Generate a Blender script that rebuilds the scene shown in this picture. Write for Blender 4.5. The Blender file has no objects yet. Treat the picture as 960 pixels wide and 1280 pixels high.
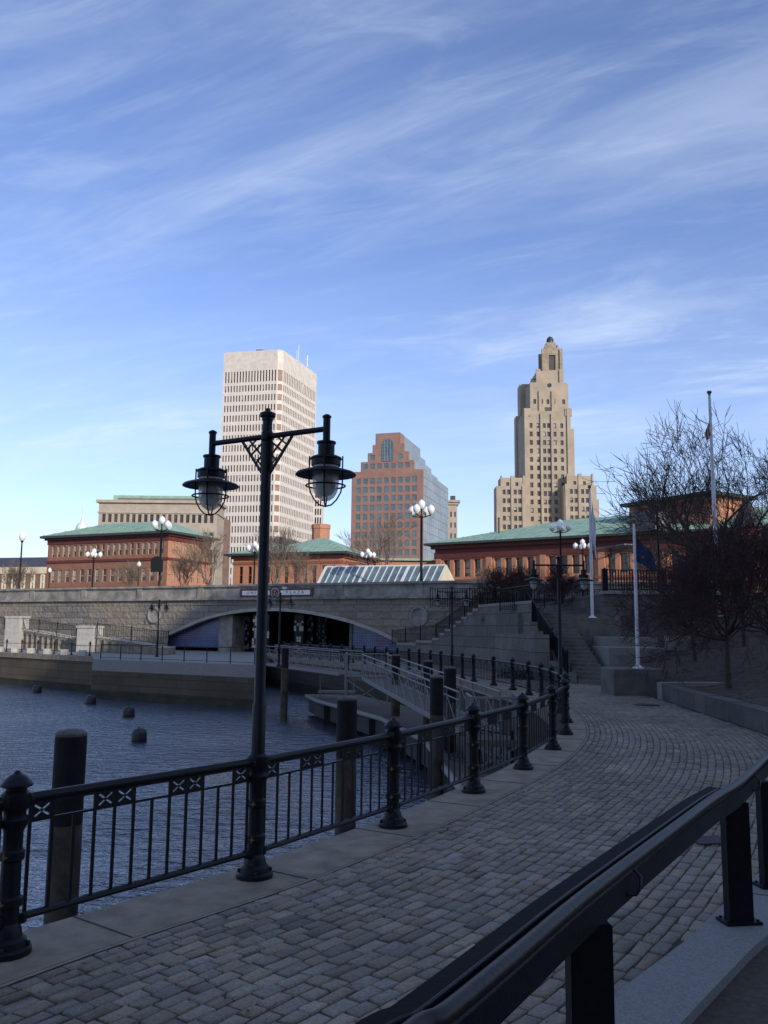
import bpy, bmesh, math, random
from mathutils import Vector, Matrix, noise
R = math.radians
rnd = random.Random(7)
scn = bpy.context.scene
col = scn.collection

# ------------------------------------------------------------------ camera maths (used to measure positions)
EYE = Vector((0, 0, 2.2)); FPX = 1072.0
PITCH = math.atan(147 / FPX); ROLL = 0.010
fw = Vector((0, math.cos(PITCH), math.sin(PITCH)))
r0 = Vector((1, 0, 0)); u0 = Vector((0, -math.sin(PITCH), math.cos(PITCH)))
rt = r0 * math.cos(ROLL) + u0 * math.sin(ROLL)
up = -r0 * math.sin(ROLL) + u0 * math.cos(ROLL)
def ray(px, py): return fw + rt * ((px - 480) / FPX) + up * ((640 - py) / FPX)
def G(px, py, z=0.0):
    d = ray(px, py); t = (z - EYE.z) / d.z; return EYE + d * t
def V(px, py, Y):
    d = ray(px, py); return EYE + d * (Y / d.y)

# ------------------------------------------------------------------ materials
def mat(name, base, rough=0.7, metal=0.0, var=0.0, scale=3.0, var2=None, bump=0.0, bscale=20.0, spec=0.5, coord='Object', detail=6, alpha=None, trans=0.0, emit=None, estr=0.0):
    m = bpy.data.materials.new(name); m.use_nodes = True
    nt = m.node_tree; n = nt.nodes; l = nt.links
    b = n['Principled BSDF']
    b.inputs['Roughness'].default_value = rough; b.inputs['Metallic'].default_value = metal
    b.inputs['Specular IOR Level'].default_value = spec
    b.inputs['Base Color'].default_value = (*base, 1)
    if trans: b.inputs['Transmission Weight'].default_value = trans
    if alpha is not None: b.inputs['Alpha'].default_value = alpha
    if emit: b.inputs['Emission Color'].default_value = (*emit, 1); b.inputs['Emission Strength'].default_value = estr
    tc = n.new('ShaderNodeTexCoord')
    if var:
        ns = n.new('ShaderNodeTexNoise'); ns.inputs['Scale'].default_value = scale; ns.inputs['Detail'].default_value = detail; ns.inputs['Roughness'].default_value = .6
        l.new(tc.outputs[coord], ns.inputs['Vector'])
        cr = n.new('ShaderNodeValToRGB')
        a = var2 if var2 else tuple(c * (1 - var) for c in base)
        bb = tuple(min(1, c * (1 + var)) for c in base)
        cr.color_ramp.elements[0].position = .32; cr.color_ramp.elements[0].color = (*a, 1)
        cr.color_ramp.elements[1].position = .68; cr.color_ramp.elements[1].color = (*bb, 1)
        l.new(ns.outputs['Fac'], cr.inputs['Fac']); l.new(cr.outputs['Color'], b.inputs['Base Color'])
    if bump:
        n2 = n.new('ShaderNodeTexNoise'); n2.inputs['Scale'].default_value = bscale; n2.inputs['Detail'].default_value = 5
        l.new(tc.outputs[coord], n2.inputs['Vector'])
        bp = n.new('ShaderNodeBump'); bp.inputs['Strength'].default_value = bump; bp.inputs['Distance'].default_value = .03
        l.new(n2.outputs['Fac'], bp.inputs['Height']); l.new(bp.outputs['Normal'], b.inputs['Normal'])
    return m

def brickmat(name, c1, c2, mortar, bw, bh, ms=0.012, rough=.85, bump=.5, stain=.35, stainc=None, rock=0.0, rscale=2.2, sscale=.35):
    m = bpy.data.materials.new(name); m.use_nodes = True
    nt = m.node_tree; n = nt.nodes; l = nt.links; b = n['Principled BSDF']
    b.inputs['Roughness'].default_value = rough; b.inputs['Specular IOR Level'].default_value = .3
    uv = n.new('ShaderNodeUVMap'); uv.uv_map = 'UVMap'
    bt = n.new('ShaderNodeTexBrick'); l.new(uv.outputs['UV'], bt.inputs['Vector'])
    bt.inputs['Scale'].default_value = 1; bt.inputs['Brick Width'].default_value = bw; bt.inputs['Row Height'].default_value = bh
    bt.inputs['Mortar Size'].default_value = ms; bt.inputs['Mortar Smooth'].default_value = .3
    bt.inputs['Color1'].default_value = (*c1, 1); bt.inputs['Color2'].default_value = (*c2, 1); bt.inputs['Mortar'].default_value = (*mortar, 1)
    bt.offset = .43; bt.squash = 1.35; bt.squash_frequency = 3
    ns = n.new('ShaderNodeTexNoise'); ns.inputs['Scale'].default_value = sscale; ns.inputs['Detail'].default_value = 8; ns.inputs['Roughness'].default_value = .65
    tc = n.new('ShaderNodeTexCoord'); l.new(tc.outputs['Object'], ns.inputs['Vector'])
    cr = n.new('ShaderNodeValToRGB'); cr.color_ramp.elements[0].position = .4; cr.color_ramp.elements[1].position = .62
    sc = stainc if stainc else tuple(x * .45 for x in c1)
    cr.color_ramp.elements[0].color = (0, 0, 0, 1); cr.color_ramp.elements[1].color = (stain, stain, stain, 1)
    l.new(ns.outputs['Fac'], cr.inputs['Fac'])
    mx = n.new('ShaderNodeMix'); mx.data_type = 'RGBA'
    l.new(cr.outputs['Color'], mx.inputs['Factor']); l.new(bt.outputs['Color'], mx.inputs['A']); mx.inputs['B'].default_value = (*sc, 1)
    l.new(mx.outputs['Result'], b.inputs['Base Color'])
    bp = n.new('ShaderNodeBump'); bp.inputs['Strength'].default_value = bump; bp.inputs['Distance'].default_value = .05; bp.invert = True
    l.new(bt.outputs['Fac'], bp.inputs['Height'])
    if rock:
        n3 = n.new('ShaderNodeTexNoise'); n3.inputs['Scale'].default_value = rscale; n3.inputs['Detail'].default_value = 7; l.new(uv.outputs['UV'], n3.inputs['Vector'])
        b3 = n.new('ShaderNodeBump'); b3.inputs['Strength'].default_value = rock; b3.inputs['Distance'].default_value = .25
        l.new(n3.outputs['Fac'], b3.inputs['Height']); l.new(bp.outputs['Normal'], b3.inputs['Normal']); l.new(b3.outputs['Normal'], b.inputs['Normal'])
    else: l.new(bp.outputs['Normal'], b.inputs['Normal'])
    return m

M = {}
M['iron'] = mat('black_iron_paint', (.006, .0075, .011), .42, 0, .35, 30, bump=.12, bscale=60, spec=.22)
M['pole_dark'] = mat('dark_pole_paint', (.008, .010, .011), .45, spec=.25)
M['granite'] = mat('grey_granite', (.21, .20, .185), .75, 0, .22, 14, bump=.25, bscale=90, detail=10)
M['curb'] = mat('curb_granite', (.20, .195, .185), .7, 0, .30, 60, bump=.3, bscale=130, detail=10)
M['coping'] = mat('coping_granite', (.225, .185, .13), .8, 0, .32, 3.5, bump=.2, bscale=70, detail=12)
M['mortar'] = mat('sand_joint', (.058, .047, .034), .95, 0, .4, 20)
M['asphalt'] = mat('asphalt', (.06, .054, .047), .9, 0, .4, 90, bump=.8, bscale=150)
M['street'] = mat('street_paving', (.12, .12, .115), .9, 0, .3, .2)
M['soil'] = mat('leafy_soil', (.06, .044, .03), .95, 0, .6, 6, bump=1, bscale=25, detail=10)
M['bed'] = mat('river_bed', (.03, .03, .025), .9)
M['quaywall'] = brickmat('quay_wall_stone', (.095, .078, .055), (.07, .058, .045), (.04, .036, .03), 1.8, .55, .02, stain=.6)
M['tide'] = brickmat('tide_stained_stone', (.05, .048, .034), (.035, .036, .028), (.02, .02, .016), 1.8, .55, .02, stain=.7, sscale=1.2)
M['quaylit'] = brickmat('sunlit_quay_wall', (.125, .098, .065), (.095, .076, .052), (.05, .045, .035), 2.2, .6, .02, stain=.5)  # lighter copy of the quay stone for the sunlit far quay
M['bridge'] = brickmat('bridge_rockface_granite', (.25, .235, .21), (.14, .135, .125), (.05, .05, .05), 1.7, .62, .035, stain=.55, stainc=(.30, .235, .16), rock=.9, rscale=2.5, sscale=.14)
M['ashlar'] = brickmat('grey_ashlar', (.17, .155, .13), (.115, .105, .095), (.04, .038, .035), 1.9, .62, .022, stain=.5, stainc=(.075, .075, .075), rock=.35, rscale=2, sscale=.5)
M['ashlar_dark'] = brickmat('dark_ashlar', (.125, .115, .105), (.082, .08, .075), (.035, .035, .04), 1.1, .5, .018, stain=.5, rock=.35, rscale=2, sscale=.5)
M['parapet'] = mat('weathered_concrete', (.27, .25, .22), .85, 0, .30, 1.1, var2=(.13, .125, .11), bump=.2, bscale=8, detail=12)
M['archring'] = mat('arch_ring_concrete', (.33, .31, .27), .8, 0, .2, 2)
M['dark_in'] = mat('underpass_dark', (.03, .03, .03), .9, 0, .4, .5)  # near-black paints in the gloom under the arch; also on the dock skirt
M['concrete'] = mat('pedestal_concrete', (.11, .108, .09), .85, 0, .35, 2.2, bump=.2, bscale=25, detail=10)
M['palegran'] = mat('pale_granite', (.42, .40, .36), .8, 0, .2, 3)
M['steps'] = mat('step_granite', (.12, .11, .095), .8, 0, .25, 5)
M['pile'] = mat('pile_dark_rubber', (.008, .008, .0095), .7, 0, .5, 5, bump=.4, bscale=14, spec=.2)
M['pile_cap'] = mat('pile_cap_weathered', (.085, .082, .075), .8, 0, .4, 9)
M['pile_foot'] = mat('tide_stained_pile', (.045, .036, .024), .85, 0, .6, 4, bump=.4, bscale=12)
M['buoy'] = mat('buoy_black', (.016, .016, .018), .5, 0, .4, 8)
M['alu'] = mat('gangway_aluminium', (.17, .175, .18), .55, .2, .15, 9)
M['deck'] = mat('dock_boards', (.10, .088, .07), .85, 0, .3, 5)
M['glassdark'] = mat('window_glass_dark', (.018, .02, .024), .12, 0, spec=.8)
M['glassblind'] = mat('window_blind_pale', (.30, .29, .26), .3, 0, .4, .6)
M['glassteal'] = mat('window_glass_teal', (.075, .125, .135), .15, 0, .35, .25, spec=.9)
M['brownglass'] = mat('bronze_window', (.045, .032, .026), .3, 0, .7, .12)
M['tower'] = mat('white_precast', (.62, .57, .51), .75, 0, .07, .3, detail=10)
M['towerstain'] = mat('white_precast_top', (.58, .54, .47), .8, 0, .14, .5, detail=12)
M['bronze'] = mat('corner_bronze_panel', (.22, .13, .09), .5, 0, .3, .3)
M['beige'] = mat('beige_limestone', (.36, .31, .25), .85, 0, .12, .4, detail=10)
M['deco'] = mat('deco_limestone', (.34, .285, .215), .85, 0, .16, .18, detail=12)
M['decodark'] = mat('deco_stone_top', (.28, .23, .165), .85, 0, .25, .4)
M['dome'] = mat('dark_bronze_dome', (.03, .032, .035), .5)
M['pinkgran'] = mat('pink_granite_panels', (.27, .155, .12), .6, 0, .15, .4)
M['bluglass'] = mat('blue_curtain_glass', (.26, .32, .38), .4, .1, .2, .12, spec=.6)
M['mullion'] = mat('steel_mullion', (.22, .27, .32), .5, .3)
M['redbrick'] = brickmat('red_brick', (.32, .155, .095), (.255, .12, .075), (.19, .11, .08), .5, .16, .012, bump=.1, stain=.4, stainc=(.19, .08, .055), sscale=.25)
M['orange'] = brickmat('orange_brick', (.50, .245, .14), (.42, .20, .115), (.28, .16, .11), .5, .16, .012, bump=.1, stain=.3, stainc=(.33, .13, .08), sscale=.25)  # station brick; also the sunlit tone of the red office's end wall
M['darkred'] = mat('oxblood_cornice', (.11, .026, .022), .7, 0, .2, 1)
M['brownstone'] = mat('brownstone_band', (.24, .085, .055), .8, 0, .2, 1)
M['copper'] = mat('green_copper_roof', (.23, .35, .27), .75, 0, .22, .5, detail=12)
M['copperseam'] = mat('copper_standing_seam', (.17, .27, .215), .75, 0, .3, .8)
M['copperdark'] = mat('dark_gutter', (.035, .05, .045), .6)
M['slate'] = mat('dark_slate_roof', (.05, .048, .058), .7, 0, .2, .5)
M['louver'] = mat('grey_louvre_box', (.14, .13, .13), .7, 0, .2, .8)
M['whiteframe'] = mat('white_painted_frame', (.62, .63, .60), .5)
M['skyglass'] = mat('skylight_glass', (.10, .15, .155), .1, 0, .4, .6, spec=.9)
M['cream'] = mat('cream_gable', (.60, .52, .38), .8, 0, .08, 1)
M['signwhite'] = mat('sign_enamel_white', (.80, .78, .74), .5, 0, .12, 2)
M['signred'] = mat('sign_oxblood_frame', (.10, .022, .018), .5)
M['gold'] = mat('dull_gold_paint', (.17, .12, .05), .5, .3)
M['globe'] = mat('white_glass_globe', (.80, .80, .78), .25, spec=.7)
M['lampglass'] = mat('frosted_lamp_glass', (.55, .57, .56), .28, 0, .25, 8, alpha=.62)
M['lampdiff'] = mat('lamp_white_refractor', (.62, .62, .58), .35, 0, .25, 14)
M['polewhite'] = mat('flagpole_white_paint', (.55, .56, .57), .35, 0, .1, 3)
M['flagblue'] = mat('navy_flag_cloth', (.014, .02, .07), .8, 0, .3, 5)
M['flagred'] = mat('faded_red_flag_cloth', (.28, .05, .045), .8)
M['flagwhite'] = mat('white_flag_cloth', (.60, .62, .66), .8)
M['bark'] = mat('dark_bark', (.045, .036, .03), .9, 0, .4, 6)
M['barkpale'] = mat('pale_bark', (.16, .12, .09), .9, 0, .3, 3)
M['redtwig'] = mat('red_twig_bark', (.034, .013, .013), .85, 0, .4, 3)
M['shrub'] = mat('dark_shrub_leaf', (.018, .028, .014), .8, 0, .5, 6)
M['woodrail'] = mat('dark_wood_rail', (.016, .012, .014), .42, 0, .4, 6, bump=.1, bscale=35, spec=.32)
M['blackmatt'] = mat('black_matt_steel', (.004, .0045, .006), .75, 0, .3, 12, bump=.1, bscale=30, spec=.12)
M['plate'] = mat('iron_cover', (.028, .022, .022), .6, .2, .3, 30, bump=.6, bscale=120)
M['warmlit'] = mat('warm_lit_window', (.5, .35, .15), .5, emit=(1, .62, .28), estr=.9)
M['neutral_office'] = brickmat('office_brick', (.25, .16, .12), (.22, .14, .10), (.2, .18, .16), .5, .16)

# ------------------------------------------------------------------ mesh builder
class MB:
    def __init__(s): s.v = []; s.f = []; s.m = []; s.sm = []
    def add(s, vs, fs, m=0, smooth=False, T=None):
        k = len(s.v)
        s.v += [tuple(T @ Vector(p)) if T else tuple(p) for p in vs]
        for f in fs: s.f.append([i + k for i in f]); s.m.append(m); s.sm.append(smooth)
    def quad(s, a, b, c, d, m=0): s.add([a, b, c, d], [(0, 1, 2, 3)], m)
    def poly(s, pts, m=0): s.add(pts, [tuple(range(len(pts)))], m)
    def box(s, x0, x1, y0, y1, z0, z1, m=0, T=None):
        s.add([(x0, y0, z0), (x1, y0, z0), (x1, y1, z0), (x0, y1, z0), (x0, y0, z1), (x1, y0, z1), (x1, y1, z1), (x0, y1, z1)],
              [(0, 3, 2, 1), (4, 5, 6, 7), (0, 1, 5, 4), (1, 2, 6, 5), (2, 3, 7, 6), (3, 0, 4, 7)], m, False, T)
    def bar(s, a, b, w, h, m=0, upv=(0, 0, 1)):
        a = Vector(a); b = Vector(b); d = (b - a)
        if d.length < 1e-6: return
        d.normalize(); u = Vector(upv)
        if abs(d.dot(u)) > .98: u = Vector((0, 1, 0))
        x = d.cross(u).normalized() * (w / 2); y = x.cross(d).normalized() * (h / 2)
        p = [a - x - y, a + x - y, a + x + y, a - x + y, b - x - y, b + x - y, b + x + y, b - x + y]
        s.add(p, [(0, 3, 2, 1), (4, 5, 6, 7), (0, 1, 5, 4), (1, 2, 6, 5), (2, 3, 7, 6), (3, 0, 4, 7)], m)
    def tube(s, pts, rad, n=8, m=0, cap=True):
        pts = [Vector(p) for p in pts]; N = len(pts)
        rr = rad if isinstance(rad, (list, tuple)) else [rad] * N
        base = len(s.v); side = None
        for i, p in enumerate(pts):
            d = (pts[min(i + 1, N - 1)] - pts[max(i - 1, 0)])
            if d.length < 1e-9: d = Vector((0, 0, 1))
            d.normalize()
            if side is None:
                side = d.cross(Vector((0, 0, 1)))
                if side.length < .05: side = d.cross(Vector((0, 1, 0)))
            side = (side - d * side.dot(d)).normalized(); o = d.cross(side)
            for k in range(n):
                a = 2 * math.pi * k / n
                s.v.append(tuple(p + (side * math.cos(a) + o * math.sin(a)) * rr[i]))
        for i in range(N - 1):
            for k in range(n):
                k2 = (k + 1) % n
                s.f.append([base + i * n + k, base + i * n + k2, base + (i + 1) * n + k2, base + (i + 1) * n + k]); s.m.append(m); s.sm.append(n > 4)
        if cap:
            s.f.append([base + k for k in range(n)][::-1]); s.m.append(m); s.sm.append(False)
            s.f.append([base + (N - 1) * n + k for k in range(n)]); s.m.append(m); s.sm.append(False)
    def lathe(s, c, prof, n=16, m=0, smooth=True):
        base = len(s.v)
        for r_, z_ in prof:
            for k in range(n):
                a = 2 * math.pi * k / n
                s.v.append((c[0] + r_ * math.cos(a), c[1] + r_ * math.sin(a), c[2] + z_))
        for i in range(len(prof) - 1):
            for k in range(n):
                k2 = (k + 1) % n
                s.f.append([base + i * n + k, base + i * n + k2, base + (i + 1) * n + k2, base + (i + 1) * n + k]); s.m.append(m); s.sm.append(smooth)
        s.f.append([base + k for k in range(n)][::-1]); s.m.append(m); s.sm.append(False)
        s.f.append([base + (len(prof) - 1) * n + k for k in range(n)]); s.m.append(m); s.sm.append(False)
    def prism(s, pts, z0, z1, m=0):
        n = len(pts); A = [(p[0], p[1], z0) for p in pts]; B = [(p[0], p[1], z1) for p in pts]
        s.add(A + B, [tuple(range(n))[::-1], tuple(range(n, 2 * n))] + [(i, (i + 1) % n, n + (i + 1) % n, n + i) for i in range(n)], m)
    def plate(s, pts, nrm, th, m=0):           # polygon of 3D points thickened along -nrm
        n = len(pts); off = Vector(nrm).normalized() * th
        A = [tuple(p) for p in pts]; B = [tuple(Vector(p) - off) for p in pts]
        s.add(A + B, [tuple(range(n)), tuple(range(n, 2 * n))[::-1]] + [((i + 1) % n, i, n + i, n + (i + 1) % n) for i in range(n)], m)
    def build(s, name, mats, parent=None, sharp=True):
        me = bpy.data.meshes.new(name)
        me.from_pydata(s.v, [], s.f); me.update()
        if not isinstance(mats, (list, tuple)): mats = [mats]
        for q in mats: me.materials.append(M[q] if isinstance(q, str) else q)
        me.polygons.foreach_set('material_index', s.m); me.polygons.foreach_set('use_smooth', s.sm)
        uv = me.uv_layers.new(name='UVMap'); data = [0.0] * (2 * len(me.loops))
        vs = me.vertices
        for p in me.polygons:
            nn = p.normal
            if abs(nn.z) > .75: t1 = None
            else:
                t1 = Vector((-nn.y, nn.x, 0)).normalized()
            for li in p.loop_indices:
                c = vs[me.loops[li].vertex_index].co
                if t1 is None: data[2 * li] = c.x; data[2 * li + 1] = c.y
                else: data[2 * li] = c.x * t1.x + c.y * t1.y; data[2 * li + 1] = c.z
        uv.data.foreach_set('uv', data)
        if any(s.sm) and sharp: me.set_sharp_from_angle(angle=R(38))
        o = bpy.data.objects.new(name, me); col.objects.link(o)
        if parent: o.parent = parent
        return o

def tag(o, label=None, cat=None, group=None, kind=None):
    if label: o['label'] = label
    if cat: o['category'] = cat
    if group: o['group'] = group
    if kind: o['kind'] = kind
    return o
def empty(name, label, cat, loc=(0, 0, 0), group=None, rz=0):
    o = bpy.data.objects.new(name, None); col.objects.link(o); o.location = loc; o.rotation_euler = (0, 0, rz)
    o.empty_display_size = .3
    return tag(o, label, cat, group)
def copy_tree(o, parent=None):
    c = o.copy(); col.objects.link(c); c.parent = parent
    for ch in list(o.children): copy_tree(ch, c)
    return c
def place(src, first, loc, rz=0, label=None, scale=1):
    o = src if first else copy_tree(src)
    o.location = loc; o.rotation_euler = (0, 0, rz); o.scale = (scale,) * 3
    if label: o['label'] = label
    return o
def struct(o): o['kind'] = 'structure'; return o

# facade with real openings; outward normal is to the right of P0->P1
def facade(mb, W, P0, P1, z0, z1, cols, rows, depth=.25, m=0, keep=None, wm=0):
    P0 = Vector((P0[0], P0[1])); P1 = Vector((P1[0], P1[1])); u = (P1 - P0); L = u.length; u.normalize()
    nx, ny = u.y, -u.x
    def P(a, z, d=0.0): return (P0.x + u.x * a - nx * d, P0.y + u.y * a - ny * d, z)
    us = [0.0]; zs = [z0]
    for a, b in cols: us += [a, b]
    for a, b in rows: zs += [a, b]
    us.append(L); zs.append(z1)
    for j in range(len(zs) - 1):
        run = None
        for i in range(len(us) - 1):
            win = (i % 2 == 1) and (j % 2 == 1) and (keep is None or keep(i // 2, j // 2))
            if not win:
                if run is None: run = us[i]
                continue
            if run is not None and us[i] > run + 1e-6: mb.quad(P(run, zs[j]), P(us[i], zs[j]), P(us[i], zs[j + 1]), P(run, zs[j + 1]), m)
            run = None
            a, b, c, d = us[i], us[i + 1], zs[j], zs[j + 1]
            mb.quad(P(a, c), P(a, c, depth), P(a, d, depth), P(a, d), m); mb.quad(P(b, c, depth), P(b, c), P(b, d), P(b, d, depth), m)
            mb.quad(P(a, c), P(b, c), P(b, c, depth), P(a, c, depth), m); mb.quad(P(a, d, depth), P(b, d, depth), P(b, d), P(a, d), m)
            W.append((P(a, c, depth), P(b, c, depth), P(b, d, depth), P(a, d, depth), wm, (nx, ny)))
        if run is not None and us[-1] > run + 1e-6: mb.quad(P(run, zs[j]), P(us[-1], zs[j]), P(us[-1], zs[j + 1]), P(run, zs[j + 1]), m)
def windows(W, parent, mats, nmax=98, frame=0.0, fm=None, sash=False, name='window', blind=0.0, bm=None):
    def key(w):
        a = Vector(w[0]); b = Vector(w[1]); d = Vector(w[3])
        return -((b - a).length * (d - a).length * abs((b - a).normalized().x + .0)) / (a - EYE).length ** 2
    W = sorted(W, key=key); rest = None; allm = list(mats) + ([fm] if fm else []) + ([bm] if bm else [])
    q = random.Random(len(W))
    for i, w in enumerate(W):
        big = i < nmax or len(W) <= 100
        mb = MB() if big else (rest or MB())
        if not big: rest = mb
        a, b, c, d = [Vector(p) for p in w[:4]]; mi = w[4]
        mb.quad(a, b, c, d, mi)
        n3 = Vector((w[5][0], w[5][1], 0)); f = allm.index(fm) if fm else mi
        if bm and q.random() < blind:
            k = q.uniform(.35, .95); e = n3 * .02
            mb.quad(d.lerp(a, k) + e, c.lerp(b, k) + e, c + e, d + e, allm.index(bm))
        if frame:
            o = n3 * (frame * .5); t = frame
            mb.bar(a + o, b + o, t, t, f); mb.bar(d + o, c + o, t, t, f); mb.bar(a + o, d + o, t, t, f); mb.bar(b + o, c + o, t, t, f)
            if sash: mb.bar(a.lerp(d, .5) + o, b.lerp(c, .5) + o, t, t, f)
        if big: mb.build(name, allm, parent)
    if rest: tag(rest.build(name, allm, parent), kind='stuff')
def grid(n, L, m0, m1, frac):
    p = (L - m0 - m1) / n; return [(m0 + p * (i + .5 - frac / 2), m0 + p * (i + .5 + frac / 2)) for i in range(n)]

# ------------------------------------------------------------------ sky, sun, camera
SUN_AZ = R(36); SUN_EL = R(21)
sdir = Vector((math.sin(SUN_AZ) * math.cos(SUN_EL), -math.cos(SUN_AZ) * math.cos(SUN_EL), math.sin(SUN_EL)))
def world():
    w = bpy.data.worlds.new('World'); scn.world = w; w.use_nodes = True
    nt = w.node_tree; n = nt.nodes; l = nt.links; bg = n['Background']
    sky = n.new('ShaderNodeTexSky'); sky.sky_type = 'NISHITA'; sky.sun_disc = False
    sky.sun_elevation = SUN_EL; sky.sun_rotation = math.pi - SUN_AZ
    sky.air_density = 1.0; sky.dust_density = .6; sky.ozone_density = 2.2; sky.altitude = 0
    tc = n.new('ShaderNodeTexCoord'); sp = n.new('ShaderNodeSeparateXYZ'); l.new(tc.outputs['Generated'], sp.inputs[0])
    def math_(op, a, b):
        k = n.new('ShaderNodeMath'); k.operation = op
        for i, q in enumerate((a, b)):
            if hasattr(q, 'links'): l.new(q, k.inputs[i])
            else: k.inputs[i].default_value = q
        return k.outputs[0]
    den = math_('MAXIMUM', math_('ADD', sp.outputs[2], .12), .03)
    cx = math_('DIVIDE', sp.outputs[0], den); cy = math_('DIVIDE', sp.outputs[1], den)
    cb = n.new('ShaderNodeCombineXYZ'); l.new(cx, cb.inputs[0]); l.new(cy, cb.inputs[1])
    def layer(rot, scl, off, scale, p0, p1, dist, det=9, rough=.62):
        m0 = n.new('ShaderNodeMapping'); m0.inputs['Rotation'].default_value = (0, 0, R(rot)); l.new(cb.outputs[0], m0.inputs[0])
        mp = n.new('ShaderNodeMapping'); mp.inputs['Scale'].default_value = (*scl, 1); mp.inputs['Location'].default_value = (*off, 0)
        l.new(m0.outputs[0], mp.inputs[0])
        t = n.new('ShaderNodeTexNoise'); t.inputs['Scale'].default_value = scale; t.inputs['Detail'].default_value = det; t.inputs['Roughness'].default_value = rough; t.inputs['Distortion'].default_value = dist
        l.new(mp.outputs[0], t.inputs['Vector'])
        mr = n.new('ShaderNodeMapRange'); mr.interpolation_type = 'SMOOTHSTEP'; mr.inputs['From Min'].default_value = p0; mr.inputs['From Max'].default_value = p1
        l.new(t.outputs['Fac'], mr.inputs['Value']); return mr.outputs[0]
    a = layer(30, (.55, 2.3), (1.3, .4), .9, .40, .70, .8)
    b = layer(18, (.9, 2.8), (4.0, 2.2), 2.1, .42, .74, 1.3)
    d = layer(24, (.8, 1.9), (2.0, 5.0), .5, .35, .7, 1.2, 10, .7)
    c = layer(10, (.5, .8), (7.0, 1.0), .6, .35, .75, .3, 4)
    m1 = math_('ADD', math_('MULTIPLY', math_('ADD', math_('MULTIPLY', a, .58), math_('MULTIPLY', b, .34)), math_('ADD', math_('MULTIPLY', c, .75), .25)), math_('MULTIPLY', math_('ADD', math_('MULTIPLY', d, .5), math_('MULTIPLY', c, .5)), .15))
    fac = math_('MINIMUM', m1, .85)
    hz = n.new('ShaderNodeMapRange'); hz.inputs['From Min'].default_value = .0; hz.inputs['From Max'].default_value = .5; hz.inputs['To Min'].default_value = .22; hz.inputs['To Max'].default_value = 0
    hz.interpolation_type = 'SMOOTHSTEP'
    l.new(sp.outputs[2], hz.inputs['Value'])
    fac2 = math_('MAXIMUM', fac, math_('ADD', math_('MULTIPLY', fac, .6), hz.outputs[0]))
    gam = n.new('ShaderNodeMix'); gam.data_type = 'RGBA'; gam.blend_type = 'MULTIPLY'; gam.inputs['Factor'].default_value = 1
    l.new(sky.outputs[0], gam.inputs['A']); gam.inputs['B'].default_value = (1.02, 1.03, 1.32, 1)
    mx = n.new('ShaderNodeMix'); mx.data_type = 'RGBA'
    l.new(fac2, mx.inputs['Factor']); l.new(gam.outputs['Result'], mx.inputs['A']); mx.inputs['B'].default_value = (CLOUD[0], CLOUD[1], CLOUD[2], 1)
    l.new(mx.outputs['Result'], bg.inputs['Color']); bg.inputs['Strength'].default_value = SKYSTR
SKYSTR = .125; CLOUD = (5.3, 6.1, 7.3)
world()
sl = bpy.data.lights.new('sun', 'SUN'); sl.energy = 3.1; sl.angle = R(.5); sl.color = (1.0, .90, .76)
so = bpy.data.objects.new('sun', sl); col.objects.link(so); so.rotation_euler = (-sdir).to_track_quat('-Z', 'Y').to_euler()
cd = bpy.data.cameras.new('camera'); cd.sensor_fit = 'VERTICAL'; cd.sensor_height = 36; cd.lens = 36 * FPX / 1280; cd.clip_end = 6000; cd.clip_start = .05
co = bpy.data.objects.new('camera', cd); col.objects.link(co); scn.camera = co
co.matrix_world = Matrix(((rt.x, up.x, -fw.x, EYE.x), (rt.y, up.y, -fw.y, EYE.y), (rt.z, up.z, -fw.z, EYE.z), (0, 0, 0, 1)))
scn.view_settings.view_transform = 'Standard'; scn.view_settings.look = 'None'; scn.view_settings.exposure = .34; scn.view_settings.gamma = 1
scn.view_settings.use_curve_mapping = False
scn.cycles.max_bounces = 6; scn.cycles.transparent_max_bounces = 12

# ------------------------------------------------------------------ quay line and ground
WATER = -2.6
RAILPX = [(7, 1192), (318, 1096), (491, 1033), (592, 990), (654, 961), (691, 936.5), (707, 918), (708, 903), (701.5, 891.5), (690, 882), (677, 875), (661, 869), (641, 862.5), (617, 857), (592, 852), (565, 846.5), (538, 841.5), (511, 837), (483, 833.5), (455, 830), (427, 827), (400, 824.5), (376, 822), (354, 820)]
RAIL = [(-3.95, 3.8)] + [(G(*p).x, G(*p).y) for p in RAILPX]
ext = [(-14, -14), (-9.3, -5.2), (-6.6, -.6)]
ctrl = [Vector(p) for p in ext + RAIL + [(-12.5, 84), (-15, 92)]]
def cr(p0, p1, p2, p3, t):
    return .5 * ((2 * p1) + (p2 - p0) * t + (2 * p0 - 5 * p1 + 4 * p2 - p3) * t * t + (3 * p1 - p0 - 3 * p2 + p3) * t ** 3)
line = []
for i in range(1, len(ctrl) - 2):
    for k in range(8): line.append(cr(ctrl[i - 1], ctrl[i], ctrl[i + 1], ctrl[i + 2], k / 8))
arc = [0.0]
for i in range(1, len(line)): arc.append(arc[-1] + (line[i] - line[i - 1]).length)
LTOT = arc[-1]
def at(s):
    s = min(max(s, 0), LTOT - 1e-4)
    lo, hi = 0, len(arc) - 1
    while hi - lo > 1:
        mid = (lo + hi) // 2
        if arc[mid] <= s: lo = mid
        else: hi = mid
    t = (s - arc[lo]) / (arc[hi] - arc[lo]); p = line[lo].lerp(line[hi], t)
    a = line[max(lo - 2, 0)]; b = line[min(hi + 2, len(line) - 1)]; d = (b - a).normalized()
    return p, d, Vector((d.y, -d.x))          # point, tangent, right-hand side (land)
def off(s, o):
    p, d, n = at(s); return p + n * o

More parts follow.
